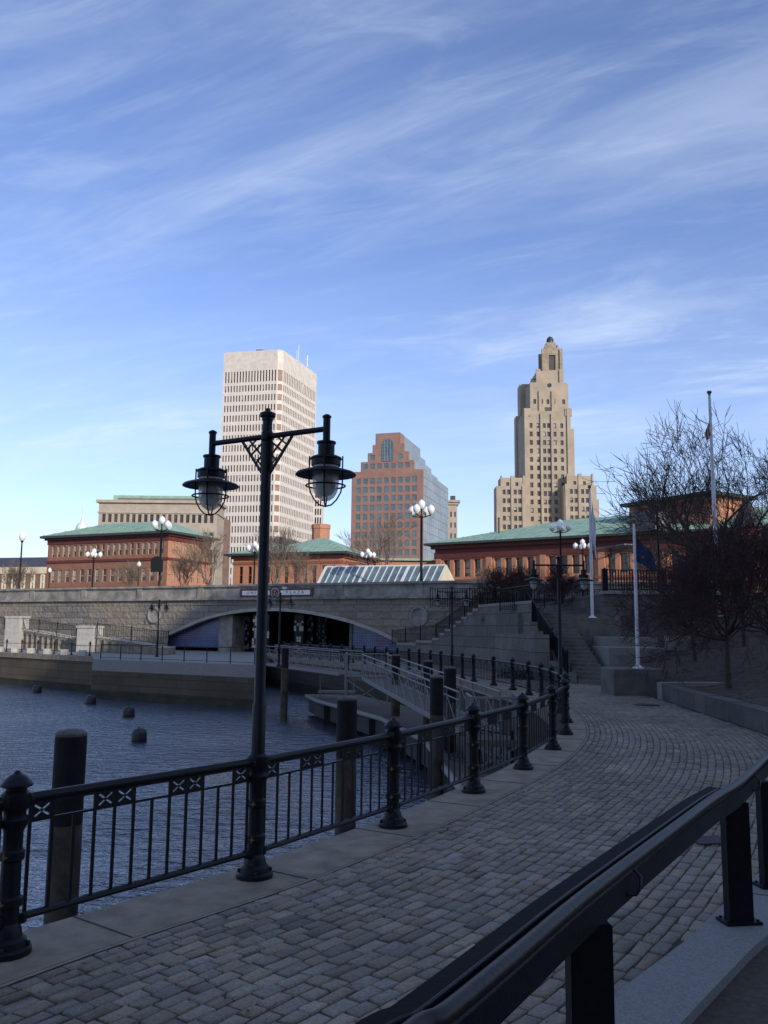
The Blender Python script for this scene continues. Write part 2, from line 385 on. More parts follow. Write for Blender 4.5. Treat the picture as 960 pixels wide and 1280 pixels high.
NS = int(LTOT / .5)
mb = MB()
prev = None
for i in range(NS + 1):
    s = LTOT * i / NS; p, d, n = at(s); a = p - n * .30; b = p + n * .43
    if prev:
        mb.quad((*prev[0], 0), (*prev[1], 0), (*b, 0), (*a, 0)); mb.quad((*a, 0), (*a, -.38), (*prev[0], -.38), (*prev[0], 0)); mb.quad((*prev[0], -.38), (*a, -.38), (*(a + n * .12), -.38), (*(prev[0] + prev[2] * .12), -.38))
    prev = (a, b, n)
cop = mb.build('quay_coping', 'coping'); struct(cop)
# joints across the coping: thin dark grooves as slightly raised sealant lines
mb = MB(); s = 1.0
while s < LTOT - 1:
    a = off(s, -.295); b = off(s, .425); mb.bar((*a, .002), (*b, .002), .012, .006); s += 1.85
struct(mb.build('coping_joints', 'mortar'))
mb = MB(); prev = None
for i in range(NS + 1):
    s = LTOT * i / NS; p, d, n = at(s); a = p - n * .18
    if prev: mb.quad((*a, -.38), (*a, -1.9), (*prev, -1.9), (*prev, -.38)); mb.quad((*a, -1.9), (*a, -6), (*prev, -6), (*prev, -1.9), 1)
    prev = a
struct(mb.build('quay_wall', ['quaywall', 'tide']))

# right-hand limit of the setts (kerb, then planter wall)
CURB_L = [G(763, 1248, .05), G(863, 1173, .05), G(901, 1134, .05), G(953, 1088, .05)]
CURB_R = [G(852, 1280, .05), G(937, 1190, .05), G(962, 1168, .05)]
cl = [(-.9, 1.6), (.1, 3.3)] + [(p.x, p.y) for p in CURB_L] + [(5.4, 10.6), (7.0, 13.2), (8.0, 16.0)]
crr = [(-.45, 1.35), (.75, 3.25)] + [(p.x, p.y) for p in CURB_R] + [(4.05, 7.75), (5.85, 10.3), (7.45, 12.9), (8.45, 15.9)]
PL = [(8.0, 16.0), (8.45, 19.5), (8.75, 23.0), (8.95, 26.0), (9.25, 28.9)]
LIM = cl + PL[1:] + [(9.3, 38), (6.9, 46), (3.6, 56), (1, 64)]
def xlim(y):
    for i in range(len(LIM) - 1):
        if LIM[i][1] <= y <= LIM[i + 1][1]:
            t = (y - LIM[i][1]) / (LIM[i + 1][1] - LIM[i][1]); return LIM[i][0] + t * (LIM[i + 1][0] - LIM[i][0])
    return LIM[0][0] if y < LIM[0][1] else LIM[-1][0]
def setts():
    q = random.Random(3); vs = []; fs = []; cols = []
    o = .50
    row = 0
    while o < 11:
        rw = q.uniform(.110, .126)
        s = q.uniform(0, .2)
        while s < LTOT - 8:
            ln = q.uniform(.17, .28)
            p, d, n = at(s + ln / 2); c = p + n * (o + rw / 2 + .012 * math.sin(s * 1.7 + row))
            stretch = 1.0
            s2 = s; s += ln
            # outside of a bend the same arc is longer: handled by adding setts via measured width
            pa = off(s2, o); pb = off(s, o); wid = (pb - pa).length
            k = max(1, round(wid / .27)) if wid > .36 else 1
            if c.y < 2.0 or c.y > 62 or c.x > xlim(c.y) - .05: continue
            if abs(c.x) > .50 * c.y + 1.2: continue
            for j in range(k):
                a0 = pa.lerp(pb, j / k); a1 = pa.lerp(pb, (j + 1) / k)
                dd = (a1 - a0); w = dd.length; dd = dd.normalized(); nn = Vector((dd.y, -dd.x))
                g = .007; cx = (a0 + a1) / 2 + nn * (rw / 2)
                hw = w / 2 - g; hh = rw / 2 - g; z = q.gauss(.009, .0025); tx = q.gauss(0, .012); ty = q.gauss(0, .02)
                base = len(vs); jit = lambda: q.uniform(-.008, .008)
                for (fr, zz) in ((1.0, -.035), (.975, z - .0055), (.86, z)):
                    for (sx, sy) in ((-1, -1), (1, -1), (1, 1), (-1, 1)):
                        e = cx + dd * (sx * (hw * fr) + jit()) + nn * (-sy * (hh * fr) + jit())
                        vs.append((e.x, e.y, zz + sx * tx * hw + sy * ty * hh))
                for b_ in (0, 4):
                    for i in range(4): fs.append((base + b_ + i, base + b_ + (i + 1) % 4, base + b_ + 4 + (i + 1) % 4, base + b_ + 4 + i))
                fs.append((base + 8, base + 9, base + 10, base + 11))
                v = q.gauss(.172, .024); t = q.random()
                patch = noise.noise(Vector((cx.x * .45, cx.y * .3, 0))) * .045
                v = max(.09, v + patch)
                cc = (v * 1.24, v * 1.0, v * .70) if t < .35 else ((v * 1.10, v * 1.0, v * .82) if t < .5 else (v * 1.15, v * 1.0, v * .77))
                if t > .975: cc = (v * 1.2, v * .98, v * .8)
                cols += [cc] * 9
        o += rw; row += 1
    me = bpy.data.meshes.new('cobbled_promenade'); me.from_pydata(vs, [], fs); me.update()
    ca = me.color_attributes.new('Col', 'BYTE_COLOR', 'CORNER')
    flat = []
    for p, c in zip(me.polygons, cols): flat += [min(1, c[0] ** .4545 if False else c[0]), c[1], c[2], 1.0] * p.loop_total
    ca.data.foreach_set('color', flat)
    me.polygons.foreach_set('use_smooth', [True] * len(me.polygons))
    m = bpy.data.materials.new('stone_setts'); m.use_nodes = True; nt = m.node_tree; n = nt.nodes; l = nt.links; b = n['Principled BSDF']
    at_ = n.new('ShaderNodeVertexColor'); at_.layer_name = 'Col'
    tc = n.new('ShaderNodeTexCoord'); ns = n.new('ShaderNodeTexNoise'); ns.inputs['Scale'].default_value = 55; ns.inputs['Detail'].default_value = 8; l.new(tc.outputs['Object'], ns.inputs['Vector'])
    mr = n.new('ShaderNodeMapRange'); mr.inputs['To Min'].default_value = .62; mr.inputs['To Max'].default_value = 1.35; mr.inputs['From Min'].default_value = .25; mr.inputs['From Max'].default_value = .75; l.new(ns.outputs['Fac'], mr.inputs['Value'])
    mx = n.new('ShaderNodeMix'); mx.data_type = 'RGBA'; mx.blend_type = 'MULTIPLY'; mx.inputs['Factor'].default_value = 1
    l.new(at_.outputs['Color'], mx.inputs['A']); l.new(mr.outputs[0], mx.inputs['B']); l.new(mx.outputs['Result'], b.inputs['Base Color'])
    b.inputs['Roughness'].default_value = .6; b.inputs['Specular IOR Level'].default_value = .3
    n5 = n.new('ShaderNodeTexNoise'); n5.inputs['Scale'].default_value = .9; n5.inputs['Detail'].default_value = 9; n5.inputs['Roughness'].default_value = .7; l.new(tc.outputs['Object'], n5.inputs['Vector'])
    m5 = n.new('ShaderNodeMapRange'); m5.inputs['To Min'].default_value = .66; m5.inputs['To Max'].default_value = 1.22; m5.inputs['From Min'].default_value = .3; m5.inputs['From Max'].default_value = .66; l.new(n5.outputs['Fac'], m5.inputs['Value'])
    mx5 = n.new('ShaderNodeMix'); mx5.data_type = 'RGBA'; mx5.blend_type = 'MULTIPLY'; mx5.inputs['Factor'].default_value = 1; l.new(mx.outputs['Result'], mx5.inputs['A']); l.new(m5.outputs[0], mx5.inputs['B']); l.new(mx5.outputs['Result'], b.inputs['Base Color'])
    bp = n.new('ShaderNodeBump'); bp.inputs['Strength'].default_value = .45; bp.inputs['Distance'].default_value = .012; l.new(ns.outputs['Fac'], bp.inputs['Height']); l.new(bp.outputs['Normal'], b.inputs['Normal'])
    me.materials.append(m)
    o_ = bpy.data.objects.new('cobbled_promenade', me); col.objects.link(o_); struct(o_)
setts()
# mortar bed under the setts = land sheet right of the quay
mb = MB(); prev = None
for i in range(NS + 1):
    s = LTOT * i / NS; p = off(s, .425)
    if prev: mb.quad((*prev, -.003), (60, prev.y, -.003), (60, p.y, -.003), (*p, -.003))
    prev = p
struct(mb.build('promenade_ground', 'mortar'))
mb = MB(); mb.quad((-14, -60, -.05), (60, -60, -.05), (60, -14, -.05), (-14, -14, -.05)); struct(mb.build('rear_plaza_ground', 'street'))
mb = MB(); mb.quad((-4000, -4000, -6), (4000, -4000, -6), (4000, 4000, -6), (-4000, 4000, -6)); struct(mb.build('ground', 'bed'))
# narrow sett border line next to coping
mb = MB(); prev = None
for i in range(NS + 1):
    s = LTOT * i / NS; a = off(s, .445); b = off(s, .485)
    if prev: mb.quad((*prev[0], .004), (*prev[1], .004), (*b, .004), (*a, .004))
    prev = (a, b)
struct(mb.build('paving_border_strip', 'coping'))

mb = MB(); q = random.Random(77)
for i in range(900):
    s_ = q.uniform(12, 50); o_ = q.choice((q.uniform(.6, 6), q.uniform(.5, .8))); p = off(s_, o_)
    if p.x > xlim(p.y) - .1: continue
    a = q.uniform(0, 6.3); r_ = q.uniform(.006, .02); dx, dy = math.cos(a) * r_, math.sin(a) * r_
    mb.quad((p.x - dx, p.y - dy, .022), (p.x + dy * .6, p.y - dx * .6, .026), (p.x + dx, p.y + dy, .024), (p.x - dy * .6, p.y + dx * .6, .028))
tag(mb.build('leaf_litter', mat('dry_leaf_bits', (.07, .05, .03), .9, 0, .5, 9)), 'small dry leaf crumbs scattered over the cobbled promenade', 'leaves', kind='stuff')

# ------------------------------------------------------------------ water
def water():
    m = bpy.data.materials.new('river_water'); m.use_nodes = True; nt = m.node_tree; n = nt.nodes; l = nt.links; b = n['Principled BSDF']
    b.inputs['Base Color'].default_value = (.042, .06, .095, 1); b.inputs['Roughness'].default_value = .045; b.inputs['IOR'].default_value = 2.2; b.inputs['Specular IOR Level'].default_value = .6
    tc = n.new('ShaderNodeTexCoord')
    def ns(scl, rot, scale, det):
        mp = n.new('ShaderNodeMapping'); mp.inputs['Scale'].default_value = scl; mp.inputs['Rotation'].default_value = (0, 0, R(rot)); l.new(tc.outputs['Object'], mp.inputs[0])
        t = n.new('ShaderNodeTexNoise'); t.inputs['Scale'].default_value = scale; t.inputs['Detail'].default_value = det; t.inputs['Roughness'].default_value = .55; t.inputs['Distortion'].default_value = .4
        l.new(mp.outputs[0], t.inputs['Vector']); return t.outputs['Fac']
    a = ns((.55, 1.0, 1), 12, 2.6, 4); c = ns((.6, 1.0, 1), -20, 7.5, 3); e = ns((1, 1, 1), 0, .12, 3)
    b1 = n.new('ShaderNodeBump'); b1.inputs['Strength'].default_value = 1; b1.inputs['Distance'].default_value = .26; l.new(a, b1.inputs['Height'])
    mr = n.new('ShaderNodeMapRange'); mr.inputs['From Min'].default_value = .35; mr.inputs['From Max'].default_value = .65; mr.inputs['To Min'].default_value = .22; mr.inputs['To Max'].default_value = 1.15; l.new(e, mr.inputs['Value']); l.new(mr.outputs[0], b1.inputs['Strength'])
    b2 = n.new('ShaderNodeBump'); b2.inputs['Strength'].default_value = .8; b2.inputs['Distance'].default_value = .06; l.new(c, b2.inputs['Height']); l.new(b1.outputs['Normal'], b2.inputs['Normal'])
    l.new(b2.outputs['Normal'], b.inputs['Normal'])
    M['water'] = m
    mb = MB(); mb.quad((-320, -60, WATER), (30, -60, WATER), (30, 130, WATER), (-320, 130, WATER))
    struct(mb.build('river_water', 'water'))
water()

# ------------------------------------------------------------------ railings
def post_profile():
    return [(.165, 0), (.165, .035), (.15, .05), (.135, .055), (.13, .09), (.10, .115), (.095, .15), (.078, .19), (.07, .20), (.07, .30), (.088, .31), (.088, .36), (.07, .375), (.066, .60), (.084, .615), (.084, .665), (.066, .68), (.066, .80), (.10, .86), (.105, .88),
            (.075, .905), (.075, .93), (.098, .96), (.098, 1.05), (.07, 1.075)]
def rail_post(z_extra=None, n=16):
    mb = MB(); pr = post_profile()
    if z_extra is None: pr = pr + [(.07, 1.085), (.108, 1.10), (.108, 1.115), (.08, 1.15), (.05, 1.175), (.03, 1.18), (.022, 1.19), (.012, 1.205)]
    mb.lathe((0, 0, 0), pr, n)
    for a in range(4):
        c, s_ = math.cos(a * math.pi / 2 + .78), math.sin(a * math.pi / 2 + .78)
        mb.lathe((c * .14, s_ * .14, .05), [(.016, 0), (.016, .02), (.008, .03)], 6)
    return mb
def panel_parts(L, detail=True):
    """bay of length L between posts along +x; returns top rail, bottom rail, picket panel"""
    a, b = .085, L - .085; n = 12; p = (b - a - .06) / n; x0 = a + .03
    top = MB(); top.tube([(a - .03, 0, 1.005), (b + .03, 0, 1.005)], .036, 10 if detail else 6); top.box(a, b, -.012, .012, .955, .975)
    bot = MB(); bot.tube([(a - .03, 0, .215), (b + .03, 0, .215)], .027, 8 if detail else 5)
    for xx in (a, b): bot.lathe((xx, 0, .18), [(.045, 0), (.05, .02), (.05, .05), (.045, .07)], 8); top.lathe((xx, 0, .965), [(.045, 0), (.055, .02), (.055, .06), (.045, .08)], 8)
    pk = MB()
    pk.box(a, b, -.008, .008, .835, .853)
    cells = 'SooDDooDDooS'
    for i in range(n + 1):
        x = x0 + p * i; pk.box(x - .0125, x + .0125, -.006, .006, .235, .845)
        if (i > 0 and cells[i - 1] != 'o') or (i < n and cells[i] != 'o'): pk.box(x - .0125, x + .0125, -.006, .006, .845, .965)
    if detail:
        for i, c in enumerate(cells):
            if c == 'o': continue
            xa, xb, za, zb = x0 + p * i + .012, x0 + p * (i + 1) - .012, .853, .962
            cx, cz = (xa + xb) / 2, (za + zb) / 2; hx, hz = (xb - xa) / 2, (zb - za) / 2; th = .006
            pk.box(xa, xb, -th, th, za, za + .014); pk.box(xa, xb, -th, th, zb - .012, zb)
            pk.box(xa, xa + .014, -th, th, za, zb); pk.box(xb - .014, xb, -th, th, za, zb)
            g = .011
            for (dx, dz) in ((1, 0), (-1, 0), (0, 1), (0, -1)):      # four wedges leave an X of slots
                tip = (cx + dx * g, cz + dz * g)
                if dx: P = [tip, (cx + dx * hx, cz - hz + g * 1.1), (cx + dx * hx, cz + hz - g * 1.1)]
                else: P = [tip, (cx - hx + g * 1.1, cz + dz * hz), (cx + hx - g * 1.1, cz + dz * hz)]
                v3 = [(q_[0], -th, q_[1]) for q_ in P] + [(q_[0], th, q_[1]) for q_ in P]
                pk.add(v3, [(0, 1, 2), (3, 5, 4), (0, 3, 4, 1), (1, 4, 5, 2), (2, 5, 3, 0)])
            pk.box(cx - .009, cx + .009, -th - .002, th + .002, cz - .009, cz + .009)
    else:
        for i, c in enumerate(cells):
            if c != 'o': pk.box(x0 + p * i, x0 + p * (i + 1), -.005, .005, .853, .962)
    return top, bot, pk
pp = rail_post()
proto_post = pp.build('railing_post', 'iron'); post_mesh = proto_post.data; bpy.data.objects.remove(proto_post)
pl = rail_post(z_extra=1); o_ = pl.build('railing_post', 'iron'); lamp_post_mesh = o_.data; bpy.data.objects.remove(o_)
def mk(name, mesh, parent, loc, rz=0, sx=1):
    o = bpy.data.objects.new(name, mesh); col.objects.link(o); o.parent = parent; o.location = loc; o.rotation_euler = (0, 0, rz); o.scale = (sx, 1, 1); return o
def railing(pts, label, lamps, bare_first=False):
    root = empty('iron_railing', label, 'railing', (pts[0][0], pts[0][1], 0))
    o0 = Vector((pts[0][0], pts[0][1], 0))
    cache = {}
    for i, p in enumerate(pts):
        P = Vector((*p, 0)) - o0
        ang = math.atan2(pts[min(i + 1, len(pts) - 1)][1] - pts[max(i - 1, 0)][1], pts[min(i + 1, len(pts) - 1)][0] - pts[max(i - 1, 0)][0])
        po = mk('railing_post', lamp_post_mesh if i in lamps else post_mesh, root, P, ang)
        if p[1] < 14:                                    # gold star medallions cast on near posts
            for (zz, rr, k5) in ((1.005, .099, 5), (.64, .086, 4), (.335, .09, 4)):
                md = MB(); P5 = [(math.sin(math.pi * k / k5) * (.030 if k % 2 == 0 else .012), -rr - .006, zz + math.cos(math.pi * k / k5) * (.030 if k % 2 == 0 else .012)) for k in range(2 * k5)]
                md.plate(P5[::-1], (0, -1, 0), .012); mo = md.build('medallion', 'gold', po); mo.rotation_euler = (0, 0, -.25 - ang)
        if i < len(pts) - 1:
            d = Vector(pts[i + 1]) - Vector(p); L = d.length; a = math.atan2(d.y, d.x); near = p[1] < 24
            key = (near, round(L, 1))
            if key not in cache:
                t, b, k = panel_parts(key[1], near); cache[key] = [x.build(nm, 'iron') for x, nm in ((t, 'top_rail'), (b, 'bottom_rail'), (k, 'picket_panel'))]
                ms = [x.data for x in cache[key]]
                for x in cache[key]: bpy.data.objects.remove(x)
                cache[key] = ms
            for me_, nm in zip(cache[key], ('top_rail', 'bottom_rail', 'picket_panel')): mk(nm, me_, root, P, a, L / key[1])
    return root
# posts longer than 2.6 m apart in the distance get in-between posts
pts = []
for i, p in enumerate(RAIL):
    pts.append(p)
    if i < len(RAIL) - 1:
        q_ = RAIL[i + 1]; L = (Vector(q_) - Vector(p)).length
        if L > 3.2: pts.append(tuple((Vector(p) + Vector(q_)) / 2))
LAMP2, LAMP3 = RAIL[9], RAIL[16]
LI = {pts.index(RAIL[2]), pts.index(LAMP2), pts.index(LAMP3)}
railing(pts, 'long curving black iron railing along the cobbled quay edge', LI)

# ------------------------------------------------------------------ double lantern lamp
def make_lamp():
    root = empty('lamp_post', 'x', 'street lamp', group='double lantern lamps along the promenade')
    p = MB(); p.lathe((0, 0, 0), [(.062, 1.05), (.062, 1.5), (.052, 1.52), (.047, 4.10), (.047, 4.17), (.055, 4.18), (.055, 4.20), (.075, 4.215), (.078, 4.245), (.03, 4.27), (.02, 4.295), (.004, 4.30)], 16)
    p.build('pole', 'iron', root)
    AZ = 4.02; HL = .685
    a = MB(); a.tube([(-HL, 0, AZ), (HL, 0, AZ)], .026, 10); a.lathe((0, 0, AZ - .05), [(.05, 0), (.058, .01), (.058, .09), (.05, .10)], 14)
    a.build('cross_arm', 'iron', root)
    for s in (-1, 1):
        b = MB(); o = .045
        b.bar((s * o, 0, AZ - .36), (s * .30, 0, AZ - .02), .02, .022); b.bar((s * .055, 0, AZ - .34), (s * .055, 0, AZ - .02), .02, .02)
        b.bar((s * .10, 0, AZ - .28), (s * .10, 0, AZ - .03), .008, .012) if False else None
        b.bar((s * o, 0, AZ - .05), (s * .19, 0, AZ - .165), .012, .016); b.bar((s * .05, 0, AZ - .17), (s * .12, 0, AZ - .245), .012, .016)
        b.bar((s * .05, 0, AZ - .19), (s * .21, 0, AZ - .02), .012, .016); b.bar((s * .05, 0, AZ - .29), (s * .12, 0, AZ - .21), .010, .014)
        b.bar((s * .13, 0, AZ - .02), (s * .235, 0, AZ - .10), .012, .014)
        b.build('lattice_bracket', 'iron', root)
        x = s * HL
        g = MB(); g.lathe((x, 0, AZ), [(.034, -.14), (.034, .10), (.042, .105), (.042, .12), (.02, .135), (.004, .14)], 12)
        g.lathe((x, 0, AZ), [(.03, -.115), (.088, -.122), (.088, -.140), (.076, -.145), (.076, -.245), (.11, -.255), (.142, -.27), (.146, -.285), (.135, -.292), (.135, -.345), (.12, -.35)][::-1], 20)
        ln = g.build('lantern', 'iron', root)
        br = MB(); br.lathe((x, 0, AZ), [(.12, -.385), (.275, -.435), (.278, -.425), (.26, -.408), (.14, -.372), (.12, -.372)], 28); br.build('brim', 'iron', ln)
        gl = MB(); gl.lathe((x, 0, AZ), [(.004, -.675), (.04, -.665), (.08, -.635), (.107, -.585), (.119, -.52), (.121, -.34)], 20); gl.build('glass', 'lampglass', ln)
        rf = MB(); rf.lathe((x, 0, AZ), [(.004, -.63), (.05, -.615), (.085, -.575), (.092, -.52), (.085, -.515)], 16); rf.build('lamp_bulb', 'lampdiff', ln)
        sk = MB(); sk.lathe((x, 0, AZ), [(.085, -.515), (.085, -.34)], 14); sk.build('socket', 'pole_dark', ln)
        cg = MB()
        hoop = [(x + .178 * math.cos(t * math.pi / 14), .178 * math.sin(t * math.pi / 14), AZ - .53) for t in range(29)]; cg.tube(hoop, .008, 6)
        for k in range(4):
            t = k * math.pi / 2 + .5; c_, s_ = math.cos(t), math.sin(t)
            cg.tube([(x + r_ * c_, r_ * s_, AZ + z_) for r_, z_ in ((.152, -.255), (.152, -.44), (.152, -.52), (.138, -.59), (.10, -.66), (.055, -.705), (0, -.72))], .0075, 6)
        cg.build('wire_cage', 'iron', ln)
    return root
lamp = make_lamp()
def rail_dir(i): return math.atan2(RAIL[i + 1][1] - RAIL[i - 1][1], RAIL[i + 1][0] - RAIL[i - 1][0])
place(lamp, True, (*RAIL[2], 0), math.atan2(-.50, .86), 'tall black double lantern lamp nearest the camera, in front of the white tower')
place(lamp, False, (*LAMP2, 0), R(-3), 'black double lantern lamp at the bend of the railing, left of the white flagpoles')
place(lamp, False, (*LAMP3, 0), R(-6), 'double lantern lamp on the far railing in front of the big granite stair wall')
place(lamp, False, (-6.0, 50.3, 0), R(-20), 'double lantern lamp in front of the bridge sign, carrying a white camera')
place(lamp, False, (*G(196, 821, 0).xy, 0), R(-24), 'double lantern lamp on the far left quay in front of the round bridge medallion')
for p_ in ((-6.0, 50.3), tuple(G(196, 821, 0).xy)):
    b = MB(); b.lathe((0, 0, 0), post_profile(), 12); o = b.build('lamp_base', 'iron', None)
    lampo = [x for x in col.objects if x.name.startswith('lamp_post') and (Vector(x.location.xy) - Vector(p_)).length < .01][0]; o.parent = lampo
# white camera on the lamp by the sign
cm = MB(); cm.box(-.16, .10, -.07, .07, 0, .14); cm.box(.10, .22, -.02, .02, .06, .09); cm.box(-.02, .02, -.02, .02, -.1, 0)
o = cm.build('security_camera', 'whiteframe'); o.location = (-5.75, 50.2, 4.48); tag(o, 'small white camera on top of the lamp before the bridge sign', 'camera')

# ------------------------------------------------------------------ piles and buoys
def pile(p, top, r, label, first=[None]):
    if first[0] is None:
        root = empty('mooring_pile', label, 'pile', (0, 0, 0), 'round mooring piles in the river')
        a = MB(); a.lathe((0, 0, 0), [(.19, -6), (.19, -.06), (.186, -.03)], 20); a.build('shaft', 'pile', root)
        b = MB(); b.lathe((0, 0, 0), [(.188, -.03), (.188, .0), (.15, .03), (.03, .05)], 20); b.build('cap', 'pile_cap', root)
        c = MB(); c.lathe((0, 0, 0), [(.193, -6), (.194, -1.35), (.191, -1.05)], 20); c.build('stained_foot', 'pile_foot', root)
        first[0] = root; o = root
    else: o = copy_tree(first[0])
    o.location = (p[0], p[1], top); o.scale = (r / .19, r / .19, 1); o['label'] = label
def pp_(px, Y): v = V(px, 800, Y); return (v.x, v.y)
pile(pp_(96, 10.6), .93, .185, 'thick dark mooring pile nearest the camera, left of the main lamp')
pile(pp_(435, 16.0), .95, .185, 'dark mooring pile in the water right behind the railing middle')
pile(pp_(546, 24.5), .90, .19, 'dark mooring pile in the middle of the dock, shorter of the close pair')
pile(pp_(562.5, 27), 1.05, .19, 'dark mooring pile on the dock, taller of the close pair')
pile(pp_(535, 34), 1.0, .19, 'dark mooring pile behind the close pair beside the sloping gangway')
pile(pp_(495, 38), 1.1, .19, 'slim dark mooring pile beside the landing of the gangways')
pile(pp_(357, 46), 1.2, .19, 'mooring pile farthest away, standing before the long level gangway')
pile(pp_(434, 49), 1.1, .15, 'thin mooring pile where the long level gangway meets its landing')
def buoy(px, py, w, label, first=[None]):
    if first[0] is None:
        root = empty('mooring_buoy', label, 'buoy', (0, 0, 0), 'round black buoys floating in the river')
        a = MB(); a.lathe((0, 0, 0), [(.30, -.3), (.31, .0), (.32, .34), (.30, .44), (.24, .52), (.14, .56), (.02, .575)], 18); a.build('float_body', 'buoy', root)
        b = MB(); b.lathe((0, 0, 0), [(.328, .05), (.335, .08), (.328, .11)], 18); b.tube([(-.05, 0, .57), (-.04, 0, .63), (.04, 0, .63), (.05, 0, .57)], .015, 6); b.build('collar', 'pole_dark', root)
        first[0] = root; o = root
    else: o = copy_tree(first[0])
    g = G(px, py, WATER); o.location = g; o['label'] = label; o.rotation_euler = (0, R(4), px)
buoy(46, 866, 12, 'black buoy farthest left and farthest from the railing')
buoy(113, 880, 12, 'black buoy just above the top of the near pile, second from the left')
buoy(161, 896, 14, 'black buoy upper one of the pair right of the near pile')
buoy(174, 927, 18, 'black buoy closest to the railing, lower one of the pair')

# ------------------------------------------------------------------ bridge
BA = Vector((4.7, 72.0)); BU = Vector((-48.7, 25.7)).normalized(); BN = Vector((-BU.y, BU.x)); BN = BN if BN.y < 0 else -BN   # BN faces the river
def BP(px, py, d=0.0):                       # pixel -> (s, z) on the bridge face moved d metres toward us
    dr = ray(px, py); o2 = Vector((EYE.x, EYE.y)); a0 = BA + BN * d
    t = (a0 - o2).dot(BN) / Vector((dr.x, dr.y)).dot(BN); p = EYE + dr * t
    return ((Vector((p.x, p.y)) - a0).dot(BU), p.z)
def B3(s, z, d=0.0): q_ = BA + BU * s + BN * d; return (q_.x, q_.y, z)
def bbox(mb, s0, s1, z0, z1, d0, d1, m=0):   # box in bridge frame, d0<d1 toward us
    P = [B3(s0, z0, d1), B3(s1, z0, d1), B3(s1, z0, d0), B3(s0, z0, d0), B3(s0, z1, d1), B3(s1, z1, d1), B3(s1, z1, d0), B3(s0, z1, d0)]
    mb.add(P, [(0, 1, 2, 3), (4, 7, 6, 5), (1, 0, 4, 5), (2, 1, 5, 6), (3, 2, 6, 7), (0, 3, 7, 4)], m)
arch_px = [(498, 804), (484, 797), (470, 790.3), (453, 784), (438, 778.8), (422, 774.5), (406, 771), (388, 767.6), (367, 765), (347, 763.8), (327, 763.8), (308, 765), (290, 767.3), (275, 770.2), (260, 774.2), (245, 779.7), (228, 787), (210, 795)]
arch = [BP(*p) for p in arch_px]
ZT = 6.3; ZL = 4.85
s_r, s_l = -1.0, 75.0
br = empty('stone_bridge', 'long grey granite bridge with a low arch across the river', 'bridge', (BA.x, BA.y, 0))
def binv(o): o.location = -Vector((BA.x, BA.y, 0)); return o
mb = MB()
poly = [(s_r, -6), (arch[0][0], -6)] + arch + [(arch[-1][0], -6), (s_l, -6), (s_l, ZL), (s_r, ZL)]
# wall in three pieces to keep ngons simple
mb.quad(B3(s_r, -6), B3(s_r, ZL), B3(arch[0][0], ZL), B3(arch[0][0], -6))
for i in range(len(arch) - 1): mb.quad(B3(arch[i][0], arch[i][1]), B3(arch[i][0], ZL), B3(arch[i + 1][0], ZL), B3(arch[i + 1][0], arch[i + 1][1]))
mb.quad(B3(arch[-1][0], -6), B3(arch[-1][0], ZL), B3(s_l, ZL), B3(s_l, -6))
binv(mb.build('spandrel_wall', 'bridge', br))
mb = MB()
for i in range(len(arch) - 1):               # arch ring, proud, and soffit
    (a, za), (b, zb) = arch[i], arch[i + 1]; t = .28
    mb.add([B3(a, za, .15), B3(b, zb, .15), B3(b, zb + t, .15), B3(a, za + t, .15), B3(a, za, -.5), B3(b, zb, -.5), B3(b, zb + t, -.5), B3(a, za + t, -.5)], [(0, 1, 2, 3), (3, 2, 6, 7), (0, 4, 5, 1)])
binv(mb.build('arch_ring', 'archring', br))
mb = MB()
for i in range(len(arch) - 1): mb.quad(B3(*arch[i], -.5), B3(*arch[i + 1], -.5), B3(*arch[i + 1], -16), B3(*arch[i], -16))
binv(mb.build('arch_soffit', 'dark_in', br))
# parapet with ledge, coping, pilasters and recessed panels
mb = MB(); bbox(mb, s_r, s_l, ZL, ZL + .22, -.4, .28); bbox(mb, s_r, s_l, ZL + .22, ZT - .2, -.35, .0); bbox(mb, s_r, s_l, ZT - .2, ZT, -.45, .2)
s = 1.5
while s < s_l:
    bbox(mb, s, s + .7, ZL + .223, ZT - .203, 0, .1); bbox(mb, s + .85, s + 7.0, ZL + .223, ZL + .36, 0, .06); bbox(mb, s + .85, s + 7.0, ZT - .34, ZT - .203, 0, .06)
    s += 7.85
binv(mb.build('parapet', 'parapet', br))
def medal(px, py, r):
    s0, z0 = BP(px, py); mb = MB(); N = 28
    prof = [(r, .0), (r, .16), (r * .86, .18), (r * .80, .06), (0.0, .02)]
    rings = [[B3(s0 + rr * math.cos(2 * math.pi * k / N), z0 + rr * math.sin(2 * math.pi * k / N), d_) for k in range(N)] for rr, d_ in prof]
    for i in range(len(rings) - 1):
        mb.add(rings[i] + rings[i + 1], [(k, (k + 1) % N, N + (k + 1) % N, N + k) for k in range(N)], 0, True)
    binv(mb.build('round_medallion', 'parapet', br))
medal(524, 771, .82); medal(193, 769, .80); medal(703, 771, .8) if False else None
